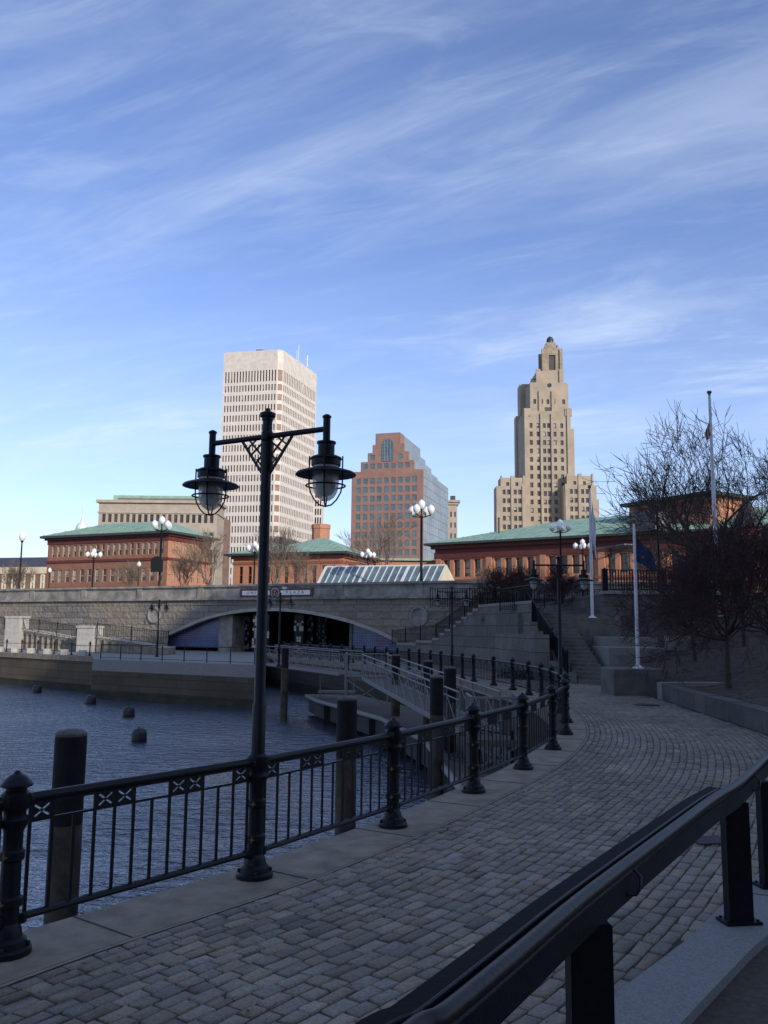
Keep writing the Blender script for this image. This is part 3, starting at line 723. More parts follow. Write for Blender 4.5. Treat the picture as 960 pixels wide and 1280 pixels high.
# mosaic abutments, piers and openwork pillars under the arch
def mosaicmat():
    m = bpy.data.materials.new('tile_mosaic'); m.use_nodes = True; nt = m.node_tree; n = nt.nodes; l = nt.links; b = n['Principled BSDF']; b.inputs['Roughness'].default_value = .25
    uv = n.new('ShaderNodeUVMap'); uv.uv_map = 'UVMap'; bt = n.new('ShaderNodeTexBrick'); bt.offset = 0; bt.inputs['Scale'].default_value = 1; bt.inputs['Brick Width'].default_value = .22; bt.inputs['Row Height'].default_value = .22; bt.inputs['Mortar Size'].default_value = .018
    bt.inputs['Mortar'].default_value = (.16, .16, .22, 1); l.new(uv.outputs['UV'], bt.inputs['Vector'])
    tc = n.new('ShaderNodeTexCoord'); ns = n.new('ShaderNodeTexNoise'); ns.inputs['Scale'].default_value = .35; ns.inputs['Detail'].default_value = 3; l.new(tc.outputs['Object'], ns.inputs['Vector'])
    cr_ = n.new('ShaderNodeValToRGB'); e = cr_.color_ramp.elements; e[0].position = .3; e[0].color = (.02, .015, .05, 1); e[1].position = .78; e[1].color = (.14, .03, .04, 1)
    for p_, c_ in ((.42, (.03, .05, .22)), (.55, (.05, .13, .26)), (.62, (.12, .05, .20)), (.7, (.03, .04, .16))): k = e.new(p_); k.color = (*c_, 1)
    l.new(ns.outputs['Fac'], cr_.inputs['Fac']); l.new(cr_.outputs['Color'], bt.inputs['Color1'])
    n2 = n.new('ShaderNodeMix'); n2.data_type = 'RGBA'; n2.inputs['Factor'].default_value = .5; l.new(cr_.outputs['Color'], n2.inputs['A']); n2.inputs['B'].default_value = (.02, .02, .06, 1); l.new(n2.outputs['Result'], bt.inputs['Color2'])
    l.new(bt.outputs['Color'], b.inputs['Base Color']); return m
M['mosaic'] = mosaicmat()
def under(pxa, pxb, name, label, m, d=-.8, th=.6, z1=None, z0=-.6):
    sa = BP(pxa, 800, d)[0]; sb = BP(pxb, 800, d)[0]; mb = MB()
    zt = z1 if z1 else 3.4
    bbox(mb, min(sa, sb), max(sa, sb), z0, zt, d - th, d); return mb
for (a, b, lab) in ((208, 273, 'purple and blue tile mosaic panel, sunlit, at the left end of the arch'), (440, 500, 'dark blue tile mosaic panel at the right end of the arch')):
    sa, sb = BP(a, 800, -.8)[0], BP(b, 800, -.8)[0]; mb = MB(); N = 14
    def zar(s):
        for i in range(len(arch) - 1):
            if arch[i][0] <= s <= arch[i + 1][0]:
                t = (s - arch[i][0]) / (arch[i + 1][0] - arch[i][0]); return arch[i][1] * (1 - t) + arch[i + 1][1] * t
        return arch[0][1] if s < arch[0][0] else arch[-1][1]
    lo, hi = min(sa, sb), max(sa, sb); ss = [lo + (hi - lo) * k / N for k in range(N + 1)]
    for k in range(N): 
        z_a, z_b = zar(ss[k]) + .05, zar(ss[k + 1]) + .05
        mb.add([B3(ss[k], .3, -.8), B3(ss[k + 1], .3, -.8), B3(ss[k + 1], z_b, -.8), B3(ss[k], z_a, -.8), B3(ss[k], .3, -1.1), B3(ss[k + 1], .3, -1.1), B3(ss[k + 1], z_b, -1.1), B3(ss[k], z_a, -1.1)], [(0, 3, 2, 1), (4, 5, 6, 7), (3, 7, 6, 2)])
    tag(mb.build('mosaic_panel', 'mosaic'), lab, 'mosaic', 'tile mosaic panels under the arch')
mb = under(273, 290, '', '', '', -.6, 3.0); tag(mb.build('concrete_pier', 'parapet'), 'pale plain concrete pier right of the left mosaic under the arch', 'pier')
mb = under(436.5, 440, '', '', '', -.7, 2.0); tag(mb.build('concrete_pier', 'concrete'), 'narrow concrete pier at the left edge of the right mosaic', 'pier')
def pillar(px0, px1, d, lab, dark, seed):
    q = random.Random(seed); sa, sb = BP(px0, 800, d)[0], BP(px1, 800, d)[0]; lo, hi = min(sa, sb), max(sa, sb)
    root = empty('openwork_pillar', lab, 'pillar', (0, 0, 0), 'patterned pillars in the underpass')
    core = MB(); bbox(core, lo + .05, hi - .05, -.4, 3.5, d - .6, d - .05); core.build('core', 'pole_dark', root)
    mb = MB(); n = max(3, int((hi - lo) / .22)); w = (hi - lo) / n; z = 0.
    while z < 3.2:
        h = q.uniform(.18, .34)
        for k in range(n):
            if q.random() < (.28 if dark else .55): bbox(mb, lo + w * k + .015, lo + w * (k + q.uniform(.7, 1)) - .015, z + .015, z + h - .02, d - .05, d + q.uniform(0, .04))
        z += h
    mb.build('stone_facing', 'granite' if dark else 'palegran', root)
pillar(293, 311, -2.5, 'dark mottled stone pillar beside the pale pier under the arch', True, 1)
pillar(315, 336, -.2, 'pale patterned stone pillar directly behind the main lamp pole', False, 2)
pillar(367, 379, -1.5, 'checkered pale and dark pillar right of the main lamp under the arch', False, 3)
pillar(383, 391, -2.5, 'dim patterned pillar just right of the checkered one', True, 4)
pillar(395, 408, -4.5, 'dark patterned pillar farthest right in the underpass', True, 5)
mb = MB(); bbox(mb, arch[0][0] - .5, arch[-1][0] + .5, -6, 4.5, -17, -16.2); binv(mb.build('dark_backing', 'dark_in', br))  # dark sheet closing the tunnel, stands in for its unlit depth
mb = MB(); bbox(mb, BP(340, 800)[0], arch[-1][0] + 1, -3, -.02, -16, -.3); struct(mb.build('underpass_walkway', 'steps'))
# bridge sign
def sign():
    d = .12; root = empty('bridge_sign', 'long red framed white enamel sign on the bridge parapet', 'sign', (0, 0, 0))
    sa, za = BP(300, 737, d); sb, zb = BP(391, 744.5, d); lo, hi = sb, sa; z0, z1 = 5.10, 5.86
    mb = MB(); bbox(mb, lo, hi, z0, z1, 0.005, d); mb.build('sign_frame', 'signred', root)
    mid = BP(344, 740, d)[0]
    w = (hi - lo)
    for (a, b, txt) in ((mid + .62, hi - .3, 'UNION'), (lo + .3, mid - .62, 'PLAZA')):
        p = MB(); bbox(p, a, b, z0 + .17, z1 - .17, d, d + .03); po = p.build('name_panel', 'signwhite', root)
        cu = bpy.data.curves.new('lettering', 'FONT'); cu.body = txt; cu.size = .40; cu.align_x = 'CENTER'; cu.align_y = 'CENTER'; cu.extrude = .006; cu.space_character = 1.9
        to = bpy.data.objects.new('lettering', cu); col.objects.link(to); cu.materials.append(M['signred'])
        xa = -BU; q_ = B3((a + b) / 2, (z0 + z1) / 2, d + .04)
        to.matrix_world = Matrix(((xa.x, 0, BN.x, q_[0]), (xa.y, 0, BN.y, q_[1]), (0, 1, 0, q_[2]), (0, 0, 0, 1)))
        dg = bpy.context.evaluated_depsgraph_get(); me = bpy.data.meshes.new_from_object(to.evaluated_get(dg)); mw = to.matrix_world.copy(); bpy.data.objects.remove(to)
        me.transform(Matrix(((xa.x, 0, BN.x, q_[0]), (xa.y, 0, BN.y, q_[1]), (0, 1, 0, q_[2]), (0, 0, 0, 1))))
        lo_ = bpy.data.objects.new('lettering', me); col.objects.link(lo_); lo_.parent = po
    N = 20; zc = (z0 + z1) / 2
    em = MB()
    for rr, d_, m_ in ((.46, d + .05, 0), (.38, d + .06, 1)):
        pts_ = [B3(mid + rr * math.cos(2 * math.pi * k / N), zc + rr * math.sin(2 * math.pi * k / N), d_) for k in range(N)]; em.plate(pts_, (*(-BN * -1), 0), .06, m_)
    em.bar(B3(mid, zc - .24, d + .07), B3(mid, zc + .28, d + .07), .05, .05, 0); em.bar(B3(mid - .15, zc + .14, d + .07), B3(mid + .15, zc + .14, d + .07), .04, .04, 0)
    em.tube([B3(mid + .22 * math.cos(math.pi + t * math.pi / 8), zc - .02 + .22 * math.sin(math.pi + t * math.pi / 8), d + .07) for t in range(9)], .025, 5, 0)
    em.build('round_emblem', ['palegran', 'signred'], root)
sign()
# bridge deck / street level
mb = MB(); mb.quad(B3(s_l + 60, 4.9, -.45), B3(-1, 4.9, -.45), B3(-1, 4.9, -16), B3(s_l + 60, 4.9, -16)); struct(mb.build('bridge_roadway', 'street'))
mb = MB(); e = B3(s_l + 60, 0, -16); f = B3(-1, 0, -16); mb.poly([(e[0], e[1], 4.9), (f[0], f[1], 4.9), (12, 75, 4.9), (60, 75, 4.9), (3000, 75, 4.9), (3000, 3500, 4.9), (-3000, 3500, 4.9), (-3000, e[1], 4.9)][::1]); struct(mb.build('street_level_ground', 'street'))
# bridge wing to the right (behind the stairs)
W0 = (BA.x + .9, BA.y - .45); W1 = (24, 71.2)
mb = MB(); mb.box(0, 23, 0, .6, -1, ZL); 
wing = empty('approach_wall', 'shaded granite wall continuing the bridge behind the stairs on the right', 'wall', (W0[0], W0[1], 0), rz=math.atan2(W1[1] - W0[1], W1[0] - W0[0]))
mb.build('wall', 'bridge', wing); mb = MB(); mb.box(0, 23, -.28, .4, ZL, ZL + .22); mb.box(0, 23, 0, .35, ZL + .22, ZT - .2); mb.box(0, 23, -.2, .45, ZT - .2, ZT); mb.build('parapet', 'parapet', wing)

# ------------------------------------------------------------------ generic iron fence
def fence(pts3, h, label, sp=.16, post_every=2.4, name='iron_fence', m='iron', r=.011, cat='fence', pw=.035):
    o0 = Vector(pts3[0]); root = empty(name, label, cat, o0)
    for i in range(len(pts3) - 1):
        a = Vector(pts3[i]) - o0; b = Vector(pts3[i + 1]) - o0; L = (b - a).length; n = max(1, round(L / post_every))
        rl = MB(); rl.bar(a + Vector((0, 0, h)), b + Vector((0, 0, h)), .05, .045); rl.bar(a + Vector((0, 0, .12)), b + Vector((0, 0, .12)), .03, .03); rl.bar(a + Vector((0, 0, h - .15)), b + Vector((0, 0, h - .15)), .02, .02)
        rl.build('rails', m, root)
        pk = MB(); k = int(L / sp)
        for j in range(1, k): q_ = a.lerp(b, j / k); pk.box(q_.x - r, q_.x + r, q_.y - r, q_.y + r, q_.z + .1, q_.z + h)
        pk.build('picket_panel', m, root)
        for j in range(n + (1 if i == len(pts3) - 2 else 0)):
            q_ = a.lerp(b, j / n); ps = MB(); ps.box(q_.x - pw, q_.x + pw, q_.y - pw, q_.y + pw, q_.z, q_.z + h + .05); ps.lathe((q_.x, q_.y, q_.z + h + .05), [(.04, 0), (.05, .03), (.03, .07), (.005, .09)], 8); ps.build('post', m, root)
    return root

# ------------------------------------------------------------------ left quay
def left_quay():
    a = G(-60, 812, 0); b = G(116, 820.5, 0); c = G(116, 824, 0); d = G(322, 831.5, 0)
    # pale-topped lower quay on the far left and a projecting block
    back_l = B3(s_l + 20, 0, .3); back_m = B3(arch[-1][0] + 9, 0, .3)
    far = (-120, a.y + 12)
    bs = B3(BP(330, 800, .2)[0], 0, .2); bt = B3(s_l + 20, 0, .2)
    mb = MB(); mb.poly([(d.x, d.y, 0), (bs[0], bs[1], 0), (bt[0], bt[1], 0), far + (0,), (a.x, a.y, 0), (b.x, b.y, 0), (c.x, c.y, 0)]); struct(mb.build('far_quay_paving', 'granite'))
    mb = MB()
    P = [Vector((*far, 0)), a, b]
    for i in range(2):
        mb.quad(P[i] - Vector((0, 0, .4)), P[i] - Vector((0, 0, 6)), P[i + 1] - Vector((0, 0, 6)), P[i + 1] - Vector((0, 0, .4)))
        mb.quad(P[i] + Vector((0, -.01, -2.1)), P[i] + Vector((0, -.01, -6)), P[i + 1] + Vector((0, -.01, -6)), P[i + 1] + Vector((0, -.01, -2.1)), 1)
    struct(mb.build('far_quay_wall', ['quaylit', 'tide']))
    mb = MB()
    n = Vector((.2, -.98, 0))
    for i in range(2): mb.add([P[i] + n * .15, P[i + 1] + n * .15, P[i + 1] + n * .15 - Vector((0, 0, .4)), P[i] + n * .15 - Vector((0, 0, .4)), P[i], P[i + 1], P[i + 1] - Vector((0, 0, .4)), P[i] - Vector((0, 0, .4))], [(0, 1, 2, 3), (0, 4, 5, 1), (3, 2, 6, 7)])
    struct(mb.build('far_quay_kerb', 'coping'))
    mb = MB(); dz = Vector((0, 0, .75)); dz6 = Vector((0, 0, 6))
    back = Vector((bs[0], bs[1], 0))
    for (p, q_) in ((b, c), (c, d), (d, back)): mb.quad(p - dz, p - dz * 2.7, q_ - dz * 2.7, q_ - dz); mb.quad(p - dz * 2.7, p - dz6, q_ - dz6, q_ - dz * 2.7, 1)
    struct(mb.build('landing_block_wall', ['quaywall', 'tide']))
    mb = MB()
    for (p, q_) in ((b, c), (c, d), (d, back)): 
        mb.quad(p, p - dz, q_ - dz, q_)
    struct(mb.build('landing_block_facing', 'granite'))
    # bollard posts with two rails along the left quay
    root = empty('quay_chain_rail', 'low black post and rail barrier with white blocks on the far left quay', 'railing', a)
    n_ = 9
    for i in range(n_):
        t = (i + .5) / n_; q_ = a.lerp(b, t) + Vector((.3, .5, 0)) - a; ps = MB(); ps.lathe(q_, [(.1, 0), (.1, .1), (.05, .16), (.05, .8), (.09, .85), (.09, .95), (.02, 1.1)], 8); ps.build('post', 'iron', root)
        bk = MB(); bk.box(q_.x - .75, q_.x - .25, q_.y - .3, q_.y + .1, 0, .42); bk.build('stone_block', 'palegran', root)
    rl = MB(); u_ = Vector((.3, .5, 0))
    for z in (.25, .75): rl.bar(u_ + Vector((0, 0, z)), b - a + u_ + Vector((0, 0, z)), .04, .04)
    rl.build('rails', 'iron', root)
    # light rail on the block
    p0 = c + Vector((.3, .7, 0)); p1 = d + Vector((-.3, .8, 0)); root = empty('block_handrail', 'thin black handrail along the edge of the stone landing left of the arch', 'railing', p0)
    rl = MB(); rl.bar((0, 0, 1.0), p1 - p0 + Vector((0, 0, 1.0)), .05, .05); rl.bar((0, 0, .12), p1 - p0 + Vector((0, 0, .12)), .03, .03); rl.build('rails', 'iron', root)
    for i in range(8): q_ = (p1 - p0) * (i / 7); ps = MB(); ps.box(q_.x - .03, q_.x + .03, q_.y - .03, q_.y + .03, 0, 1.0); ps.build('post', 'iron', root)
    # stone piers with a stepped stair stringer between them
    for (x0, x1, yt, Y, lab) in ((5, 27, 770, 85, 'taller pale stone pier at the far left edge by the stairs'), (95.5, 120, 782, 76, 'shorter pale stone pier at the foot of the far left stairs')):
        q0 = V(x0, 805, Y); q1 = V(x1, 805, Y); zt = V((x0 + x1) / 2, yt, Y).z; root = empty('stone_pier', lab, 'pier', (q0.x, q0.y, 0), 'stone piers of the far left stairs', rz=-.35)
        w = q1.x - q0.x; mb = MB(); mb.box(0, w, 0, 1.3, -.2, zt - .2); mb.build('shaft', 'palegran', root); mb = MB(); mb.box(-.08, w + .08, -.08, 1.38, zt - .2, zt); mb.build('cap', 'palegran', root)
    def stair(pA, pB, Y0, Y1, label, n=10):
        a_ = V(*pA, Y0); b_ = V(*pB, Y1); root = empty('stone_staircase', label, 'stairs', (a_.x, a_.y, 0)); mb = MB(); tr = MB()
        for k in range(n):
            t0, t1 = k / n, (k + 1) / n; x0 = (b_.x - a_.x) * t0; x1 = (b_.x - a_.x) * t1; y0 = (b_.y - a_.y) * t0; z = a_.z + (b_.z - a_.z) * t0
            mb.box(x0, x1, y0, y0 + 2.5, -.1, z - .08); tr.box(x0 - .03, x1, y0 - .04, y0 + 2.5, z - .08, z)
        mb.build('flight', 'bridge', root); tr.build('treads', 'palegran', root)
    stair((27, 787), (95, 799), 85, 77.5, 'sunlit stone stairs descending between the two pale piers')
    stair((121, 796), (208, 810), 75.5, 70, 'lower flight of stone stairs left of the mosaic', 9)
    a_ = V(27, 787, 84.8); b_ = V(95, 799, 77.3); fence([a_, b_], 1.15, 'black iron handrail down the stairs between the pale piers', .3, 4)
    a_ = V(121, 796, 75.3); b_ = V(210, 808, 69.8); fence([a_, b_], 1.15, 'black iron handrail on the lower stairs left of the mosaic', .3, 4)
    a_ = V(-40, 780, 92); b_ = V(5, 786, 87); fence([a_, b_], 1.15, 'short piece of iron handrail at the far left edge', .3, 4)
left_quay()

# ------------------------------------------------------------------ gangways and dock
def gangway(A, B, w, label, h=1.1):
    A = Vector(A); B = Vector(B); root = empty('gangway', label, 'gangway', A); d = B - A; L = d.length; n = max(3, round(L / 1.3)); u = Vector((d.x, d.y, 0)).normalized(); s = Vector((u.y, -u.x, 0)) * (w / 2)
    dk = MB(); dk.bar((0, 0, -.05), d - Vector((0, 0, .05)), w, .08); dk.build('walkway', 'deck', root)
    for sg in (-1, 1):
        o = s * sg; t = MB(); up_ = Vector((0, 0, 1))
        t.tube([o + up_ * h, d + o + up_ * h], .028, 6); t.tube([o + up_ * (h - .22), d + o + up_ * (h - .22)], .02, 6); t.bar(o, d + o, .05, .14)
        for k in range(n + 1): q_ = d * (k / n) + o; t.bar(q_, q_ + up_ * h, .035, .035)
        for k in range(n): q_ = d * (k / n) + o; q2 = d * ((k + 1) / n) + o; t.bar(q_ + up_ * (h - .22), q2, .022, .022)
        for k in range(n * 4): q_ = d * (k / (n * 4)) + o; t.bar(q_, q_ + up_ * (h - .24), .010, .010)
        t.build('side_railing', 'alu', root)
    return root
gA = G(331, 829.5, 0); gB = (-1.55, 43.2, 0)
gangway((gA.x, gA.y, .05), gB, 1.3, 'long level aluminium gangway with slanting struts in front of the dark arch')
gangway((-.35, 40.5, -.05), (2.75, 24.6, -.62), 1.2, 'sloping aluminium gangway running down toward the near quay')
def landing(c, w, l, z, label, legs_to):
    root = empty('gangway_landing', label, 'platform', (c[0], c[1], z)); mb = MB(); mb.box(-w / 2, w / 2, -l / 2, l / 2, -.18, 0); mb.build('platform', 'deck', root)
    t = MB()
    for x in (-w / 2, w / 2):
        for y in (-l / 2, l / 2): t.bar((x, y, legs_to - z), (x, y, 1.1), .07, .07)
        t.bar((x, -l / 2, 1.08), (x, l / 2, 1.08), .05, .05); t.bar((x, -l / 2, .55), (x, l / 2, .55), .03, .03)
        for k in range(1, 8): y = -l / 2 + l * k / 8; t.bar((x, y, 0), (x, y, 1.08), .02, .02)
    t.bar((-w / 2, -l / 2, 1.08), (w / 2, -l / 2, 1.08), .05, .05)
    for k in range(1, 7): x = -w / 2 + w * k / 7; t.bar((x, -l / 2, 0), (x, -l / 2, 1.08), .03, .03)
    t.bar((-w / 2, -l / 2, legs_to - z + .1), (w / 2, -l / 2, -.1), .05, .05); t.bar((w / 2, -l / 2, legs_to - z + .1), (-w / 2, -l / 2, -.1), .05, .05)
    t.build('frame', 'alu', root)
landing((-.75, 42.2), 2.0, 2.0, -.02, 'railed aluminium landing where the two gangways meet above the dock', -1.5)
landing((3.0, 23.6), 1.3, 1.4, -.62, 'low aluminium landing at the foot of the sloping gangway', -1.5)
dockp = [(-4.3, 49.5), (-3.4, 46), (0.0, 37.2), (1.5, 30), (1.9, 21), (3.6, 21), (4.0, 26), (3.9, 33), (2.2, 40), (-1.2, 49.5)]
root = empty('floating_dock', 'low floating dock with a pale rounded edge beneath the gangways', 'dock', (0, 0, 0))
mb = MB(); mb.prism(dockp, -1.62, -1.5); mb.build('dock_deck', 'deck', root)
mb = MB(); mb.tube([(x, y, -1.56) for x, y in [dockp[-1]] + dockp[:5]], .10, 10); mb.build('edge_fender', 'granite', root)
mb = MB()
for i in range(1, 4):
    for t in (.15, .5, .85):
        a_ = Vector(dockp[i]).lerp(Vector(dockp[i + 1]), t); mb = MB(); mb.box(a_.x - .05, a_.x + .8, a_.y - .4, a_.y + .4, -2.9, -1.66); mb.build('float', 'pile', root)
mb = MB(); mb.prism([(x * .98 + .06, y * 1.0) for x, y in dockp], -2.4, -1.63); mb.build('hull_skirt', 'dark_in', root)
fence([(1.7, 30.5, -1.5), (1.95, 25.5, -1.5), (3.4, 23, -1.5)], 1.0, 'low black picket fence standing on the floating dock', .22, 1.6)
mb = MB(); c_ = V(421, 868, 47); root = empty('dock_bench', 'pale low bench frame at the far end of the floating dock', 'bench', (c_.x, c_.y, -1.5)); mb.box(-1.0, 1.0, -.25, .25, .3, .42); mb.build('seat', 'alu', root)
for x in (-.9, .9):
    l_ = MB(); l_.bar((x, 0, 0), (x, 0, 1.3), .06, .06); l_.build('leg', 'alu', root)

# ------------------------------------------------------------------ right bank: stair wall, stairs, terraces
def wallprism(name, mats, parent, pts, th=.5, capm=None):   # pts: list of (x,y,ztop) polyline, base z0
    mb = MB()
    for i in range(len(pts) - 1):
        a = Vector(pts[i]); b = Vector(pts[i + 1]); d = Vector((b.x - a.x, b.y - a.y, 0)).normalized(); n = Vector((-d.y, d.x, 0)) * th
        q_ = [(a.x, a.y, -.3), (b.x, b.y, -.3), (b.x + n.x, b.y + n.y, -.3), (a.x + n.x, a.y + n.y, -.3), a, b, b + n, a + n]
        mb.add(q_, [(0, 1, 5, 4), (1, 2, 6, 5), (2, 3, 7, 6), (3, 0, 4, 7), (4, 5, 6, 7)])
    return mb.build(name, mats, parent)
def GY(px, Y): v = V(px, 800, Y); return (v.x, v.y)
# big stair wall (stepping up to the right), stairs directly behind it
root = empty('stair_wall', 'large dark granite block wall stepping up to the right behind the far railing', 'wall', (0, 0, 0))
steps_px = [(496, 806), (520, 803), (540, 800), (549, 794), (556, 789), (563, 784), (570, 779), (577, 774), (584, 769), (591, 764), (598, 759), (664, 755)]
wl = []
for i, (px, py) in enumerate(steps_px[:-1]):
    Y0 = 62 - (px - 496) * .118; Y1 = 62 - (steps_px[i + 1][0] - 496) * .118
    a_ = V(px, py, Y0); b_ = V(steps_px[i + 1][0], py, Y1); wl.append((a_, Vector((b_.x, b_.y, a_.z))))
mb = MB(); cp = MB(); n = Vector((.25, .97, 0)) * 9
for a_, b_ in wl:
    mb.prism([(a_.x, a_.y), (b_.x, b_.y), (b_.x + n.x, b_.y + n.y), (a_.x + n.x, a_.y + n.y)], -.2, a_.z); e = Vector((-.02, -.07, 0)); m_ = n * .06
    cp.prism([(p.x, p.y) for p in (a_ + e, b_ + e, b_ + m_, a_ + m_)], a_.z + .002, a_.z + .14)
mb.build('block_wall', 'ashlar', root); cp.build('stepped_coping', 'granite', root)
fz = wl[-1][1].z
f1 = [tuple(V(490, 806, 64)), tuple(V(545, 801, 57.5)), tuple(V(600, 763, 51)), tuple(V(664, 757, 43.5))]
fence(f1, 1.05, 'black iron stair handrail climbing right past the round wall medallion', .17, 2.6, r=.018)
fence([(wl[-1][1].x - 3.4, 70.4, 4.0), (23, 69.6, 4.0)], 1.6, 'tall iron fence on the upper landing behind the reddish shrub', .2, 3, r=.025)
# second stair
S0 = Vector((*GY(722, 37), 0)); SR = Vector((*GY(765, 36), 0)); zt2 = 3.1; nst = 19; run = Vector((-.10, .995, 0))
root = empty('granite_staircase', 'dark granite stairs rising from the promenade beside the white flagpoles', 'stairs', S0)
mb = MB(); wdt = SR - S0
wu = wdt.normalized()
for k in range(nst):
    a_ = run * (.34 * k); z = (k + 1) * zt2 / nst; rest_ = run * (.36)
    P = [a_, a_ + wdt * 1.0, a_ + wdt * 1.0 + rest_, a_ + rest_]
    mb.prism([(p.x, p.y) for p in P], -.1, z)
mb.build('flight', 'steps', root)
mb = MB()
for k in range(nst): a_ = run * (.34 * k) - run * .03; z = (k + 1) * zt2 / nst; mb.prism([(p.x, p.y) for p in (a_, a_ + wdt * 1.0, a_ + wdt * 1.0 + run * .08, a_ + run * .08)], z, z + .02)
mb.build('nosings', 'granite', root)
# stepped cheek wall left of the stair
root = empty('stepped_cheek_wall', 'rough stepped granite wall on the left side of the dark stairs', 'wall', S0)
mb = MB()
for k in range(7):
    a_ = run * (.9 * k) - wu * .95; z = .45 + k * .44; mb.prism([(p.x, p.y) for p in (a_ - wu * .0, a_ + wu * .88, a_ + wu * .88 + run * .92, a_ + run * .92)], -.1, z)
a_ = run * 6.2 - wu * 2.2; mb.prism([(p.x, p.y) for p in (run * 1.2 - wu * 1.7, run * 1.2 - wu * .96, run * 9 - wu * .96, run * 9 - wu * 1.7)], -.1, 2.05)
mb.build('stepped_blocks', 'ashlar', root)
sp_ = S0 - wu * .5
fence([tuple(sp_ + Vector((0, 0, .25))), tuple(sp_ + run * 6.4 + Vector((0, 0, 3.1))), tuple(sp_ + run * 6.4 - wu * 1.6 + Vector((0, 0, 3.2)))], 1.05, 'black iron handrail up the left side of the dark stairs', .12, 2.2, r=.016)
# landing at top of stair 2
tl = S0 + run * (.34 * nst); mb = MB(); mb.prism([(tl.x - .9, tl.y), (tl.x + 4, tl.y), (tl.x + 10, tl.y + 8), (24, 69.6), (tl.x + 4, 69.6)], -.1, 3.08); struct(mb.build('terrace_paving', 'steps'))
# terrace blocks
def block(px0, px1, Y, zt, depth, label, m='granite', z0=-.1, rz=0, cat='granite block', name='granite_block'):
    a_ = V(px0, 800, Y); b_ = V(px1, 800, Y); w = b_.x - a_.x; mb = MB(); mb.box(0, w, 0, depth, z0, zt); mb.box(-.02, w + .02, -.02, depth, zt + .002, zt + .03) if False else None
    o = mb.build(name, m); 
    bm_ = bmesh.new(); bm_.from_mesh(o.data); bmesh.ops.bevel(bm_, geom=bm_.edges[:], offset=.02, segments=1, affect='EDGES'); bm_.to_mesh(o.data); bm_.free()
    o.location = (a_.x, a_.y, 0); o.rotation_euler = (0, 0, rz); tag(o, label, cat); return o
block(766, 830, 30.4, .92, 1.8, 'low olive grey concrete plinth carrying the flagpole with the blue flag', 'concrete', cat='pedestal', name='flagpole_pedestal')
block(714, 770, 40.6, 2.85, 2.4, 'dark concrete plinth carrying the left flagpole above the stairs', 'concrete', cat='pedestal', name='flagpole_pedestal')
block(760, 832, 37.0, 1.55, 3, 'long pale weathered granite seat block behind the low flagpole plinth')
block(752, 822, 39.0, 1.98, 1.6, 'upper granite seat block below the left flagpole plinth')
block(832, 862, 35.0, 1.50, 3, 'dark blue grey granite block right of the low flagpole plinth', 'ashlar_dark')
block(838, 864, 37.5, 2.05, .8, 'small pale granite block on top of the right seat blocks', 'granite')
block(864, 900, 37.2, 1.95, 2, 'dark granite block behind the small bare tree trunks', 'ashlar_dark')
# upper terrace wall with fence
root = empty('terrace_wall', 'tall dark ashlar wall of the upper terrace behind the flagpoles', 'wall', (0, 0, 0))
a_ = V(757, 800, 44); mb = MB(); mb.box(a_.x, a_.x + 30, 44, 44.8, -.1, 4.12); mb.box(a_.x, a_.x + .8, 44.8, 71, -.1, 4.12); mb.build('block_wall', 'ashlar_dark', root)
mb = MB(); mb.box(a_.x - .06, a_.x + 30, 43.92, 44.9, 4.12, 4.27); mb.build('coping', 'granite', root)
mb = MB(); mb.box(a_.x + .1, 60, 44.9, 71, 3.9, 4.2); struct(mb.build('upper_terrace_ground', 'street'))
fence([(a_.x + .1, 44.3, 4.27), (a_.x + 3.1, 44.2, 4.27), (a_.x + 12, 44.2, 4.27), (a_.x + 22, 44.2, 4.27)], 1.1, 'heavy black iron fence on top of the dark terrace wall', .14, 3, r=.028, pw=.13)
fence([(a_.x - 1.6, 58, 3.6), (a_.x + .3, 50, 3.9)], 1.35, 'black iron fence running back beside the terrace wall', .16, 3)
# planter wall and planting bed
root = empty('planter_wall', 'low curved granite wall edging the planting bed right of the promenade', 'wall', (0, 0, 0))
PLW = [(8.0, 13.0)] + PL
for i in range(len(PLW) - 1):
    a_ = Vector((*PLW[i], 0)); b_ = Vector((*PLW[i + 1], 0)); d = (b_ - a_).normalized(); n = Vector((d.y, -d.x, 0)); L = (b_ - a_).length; k = max(1, round(L / 1.2))
    for j in range(k):
        p = a_ + d * (L * j / k + .008); q_ = a_ + d * (L * (j + 1) / k - .008); mb = MB(); zt = .50 + rnd.uniform(-.008, .008)
        mb.prism([(p.x, p.y), (p.x + n.x * .45, p.y + n.y * .45), (q_.x + n.x * .45, q_.y + n.y * .45), (q_.x, q_.y)], -.1, zt); mb.build('wall_block', 'ashlar_dark', root)
mb = MB(); mb.prism([(9.25, 28.9), (9.25, 29.4), (14, 30.2), (14, 29.6)], -.1, .55); mb.build('end_wall', 'granite', root)
mb = MB(); N1, N2 = 30, 24; vs = []; fs = []
for i in range(N1 + 1):
    y = 9 + i * 27 / N1
    xl = 8.3 if y < 16 else min(9.6, xlim(min(y, 28.5)) + .4)
    for j in range(N2 + 1):
        x = xl + j * 12 / N2; z = .36 + max(0, (x - xl)) * .08 + max(0, y - 29) * .12 + .12 * noise.noise(Vector((x * .8, y * .8, 0)))
        vs.append((x, y, z))
for i in range(N1):
    for j in range(N2): a0 = i * (N2 + 1) + j; fs.append((a0, a0 + 1, a0 + N2 + 2, a0 + N2 + 1))
mb.add(vs, fs, 0, True); struct(mb.build('planting_bed_ground', 'soil'))
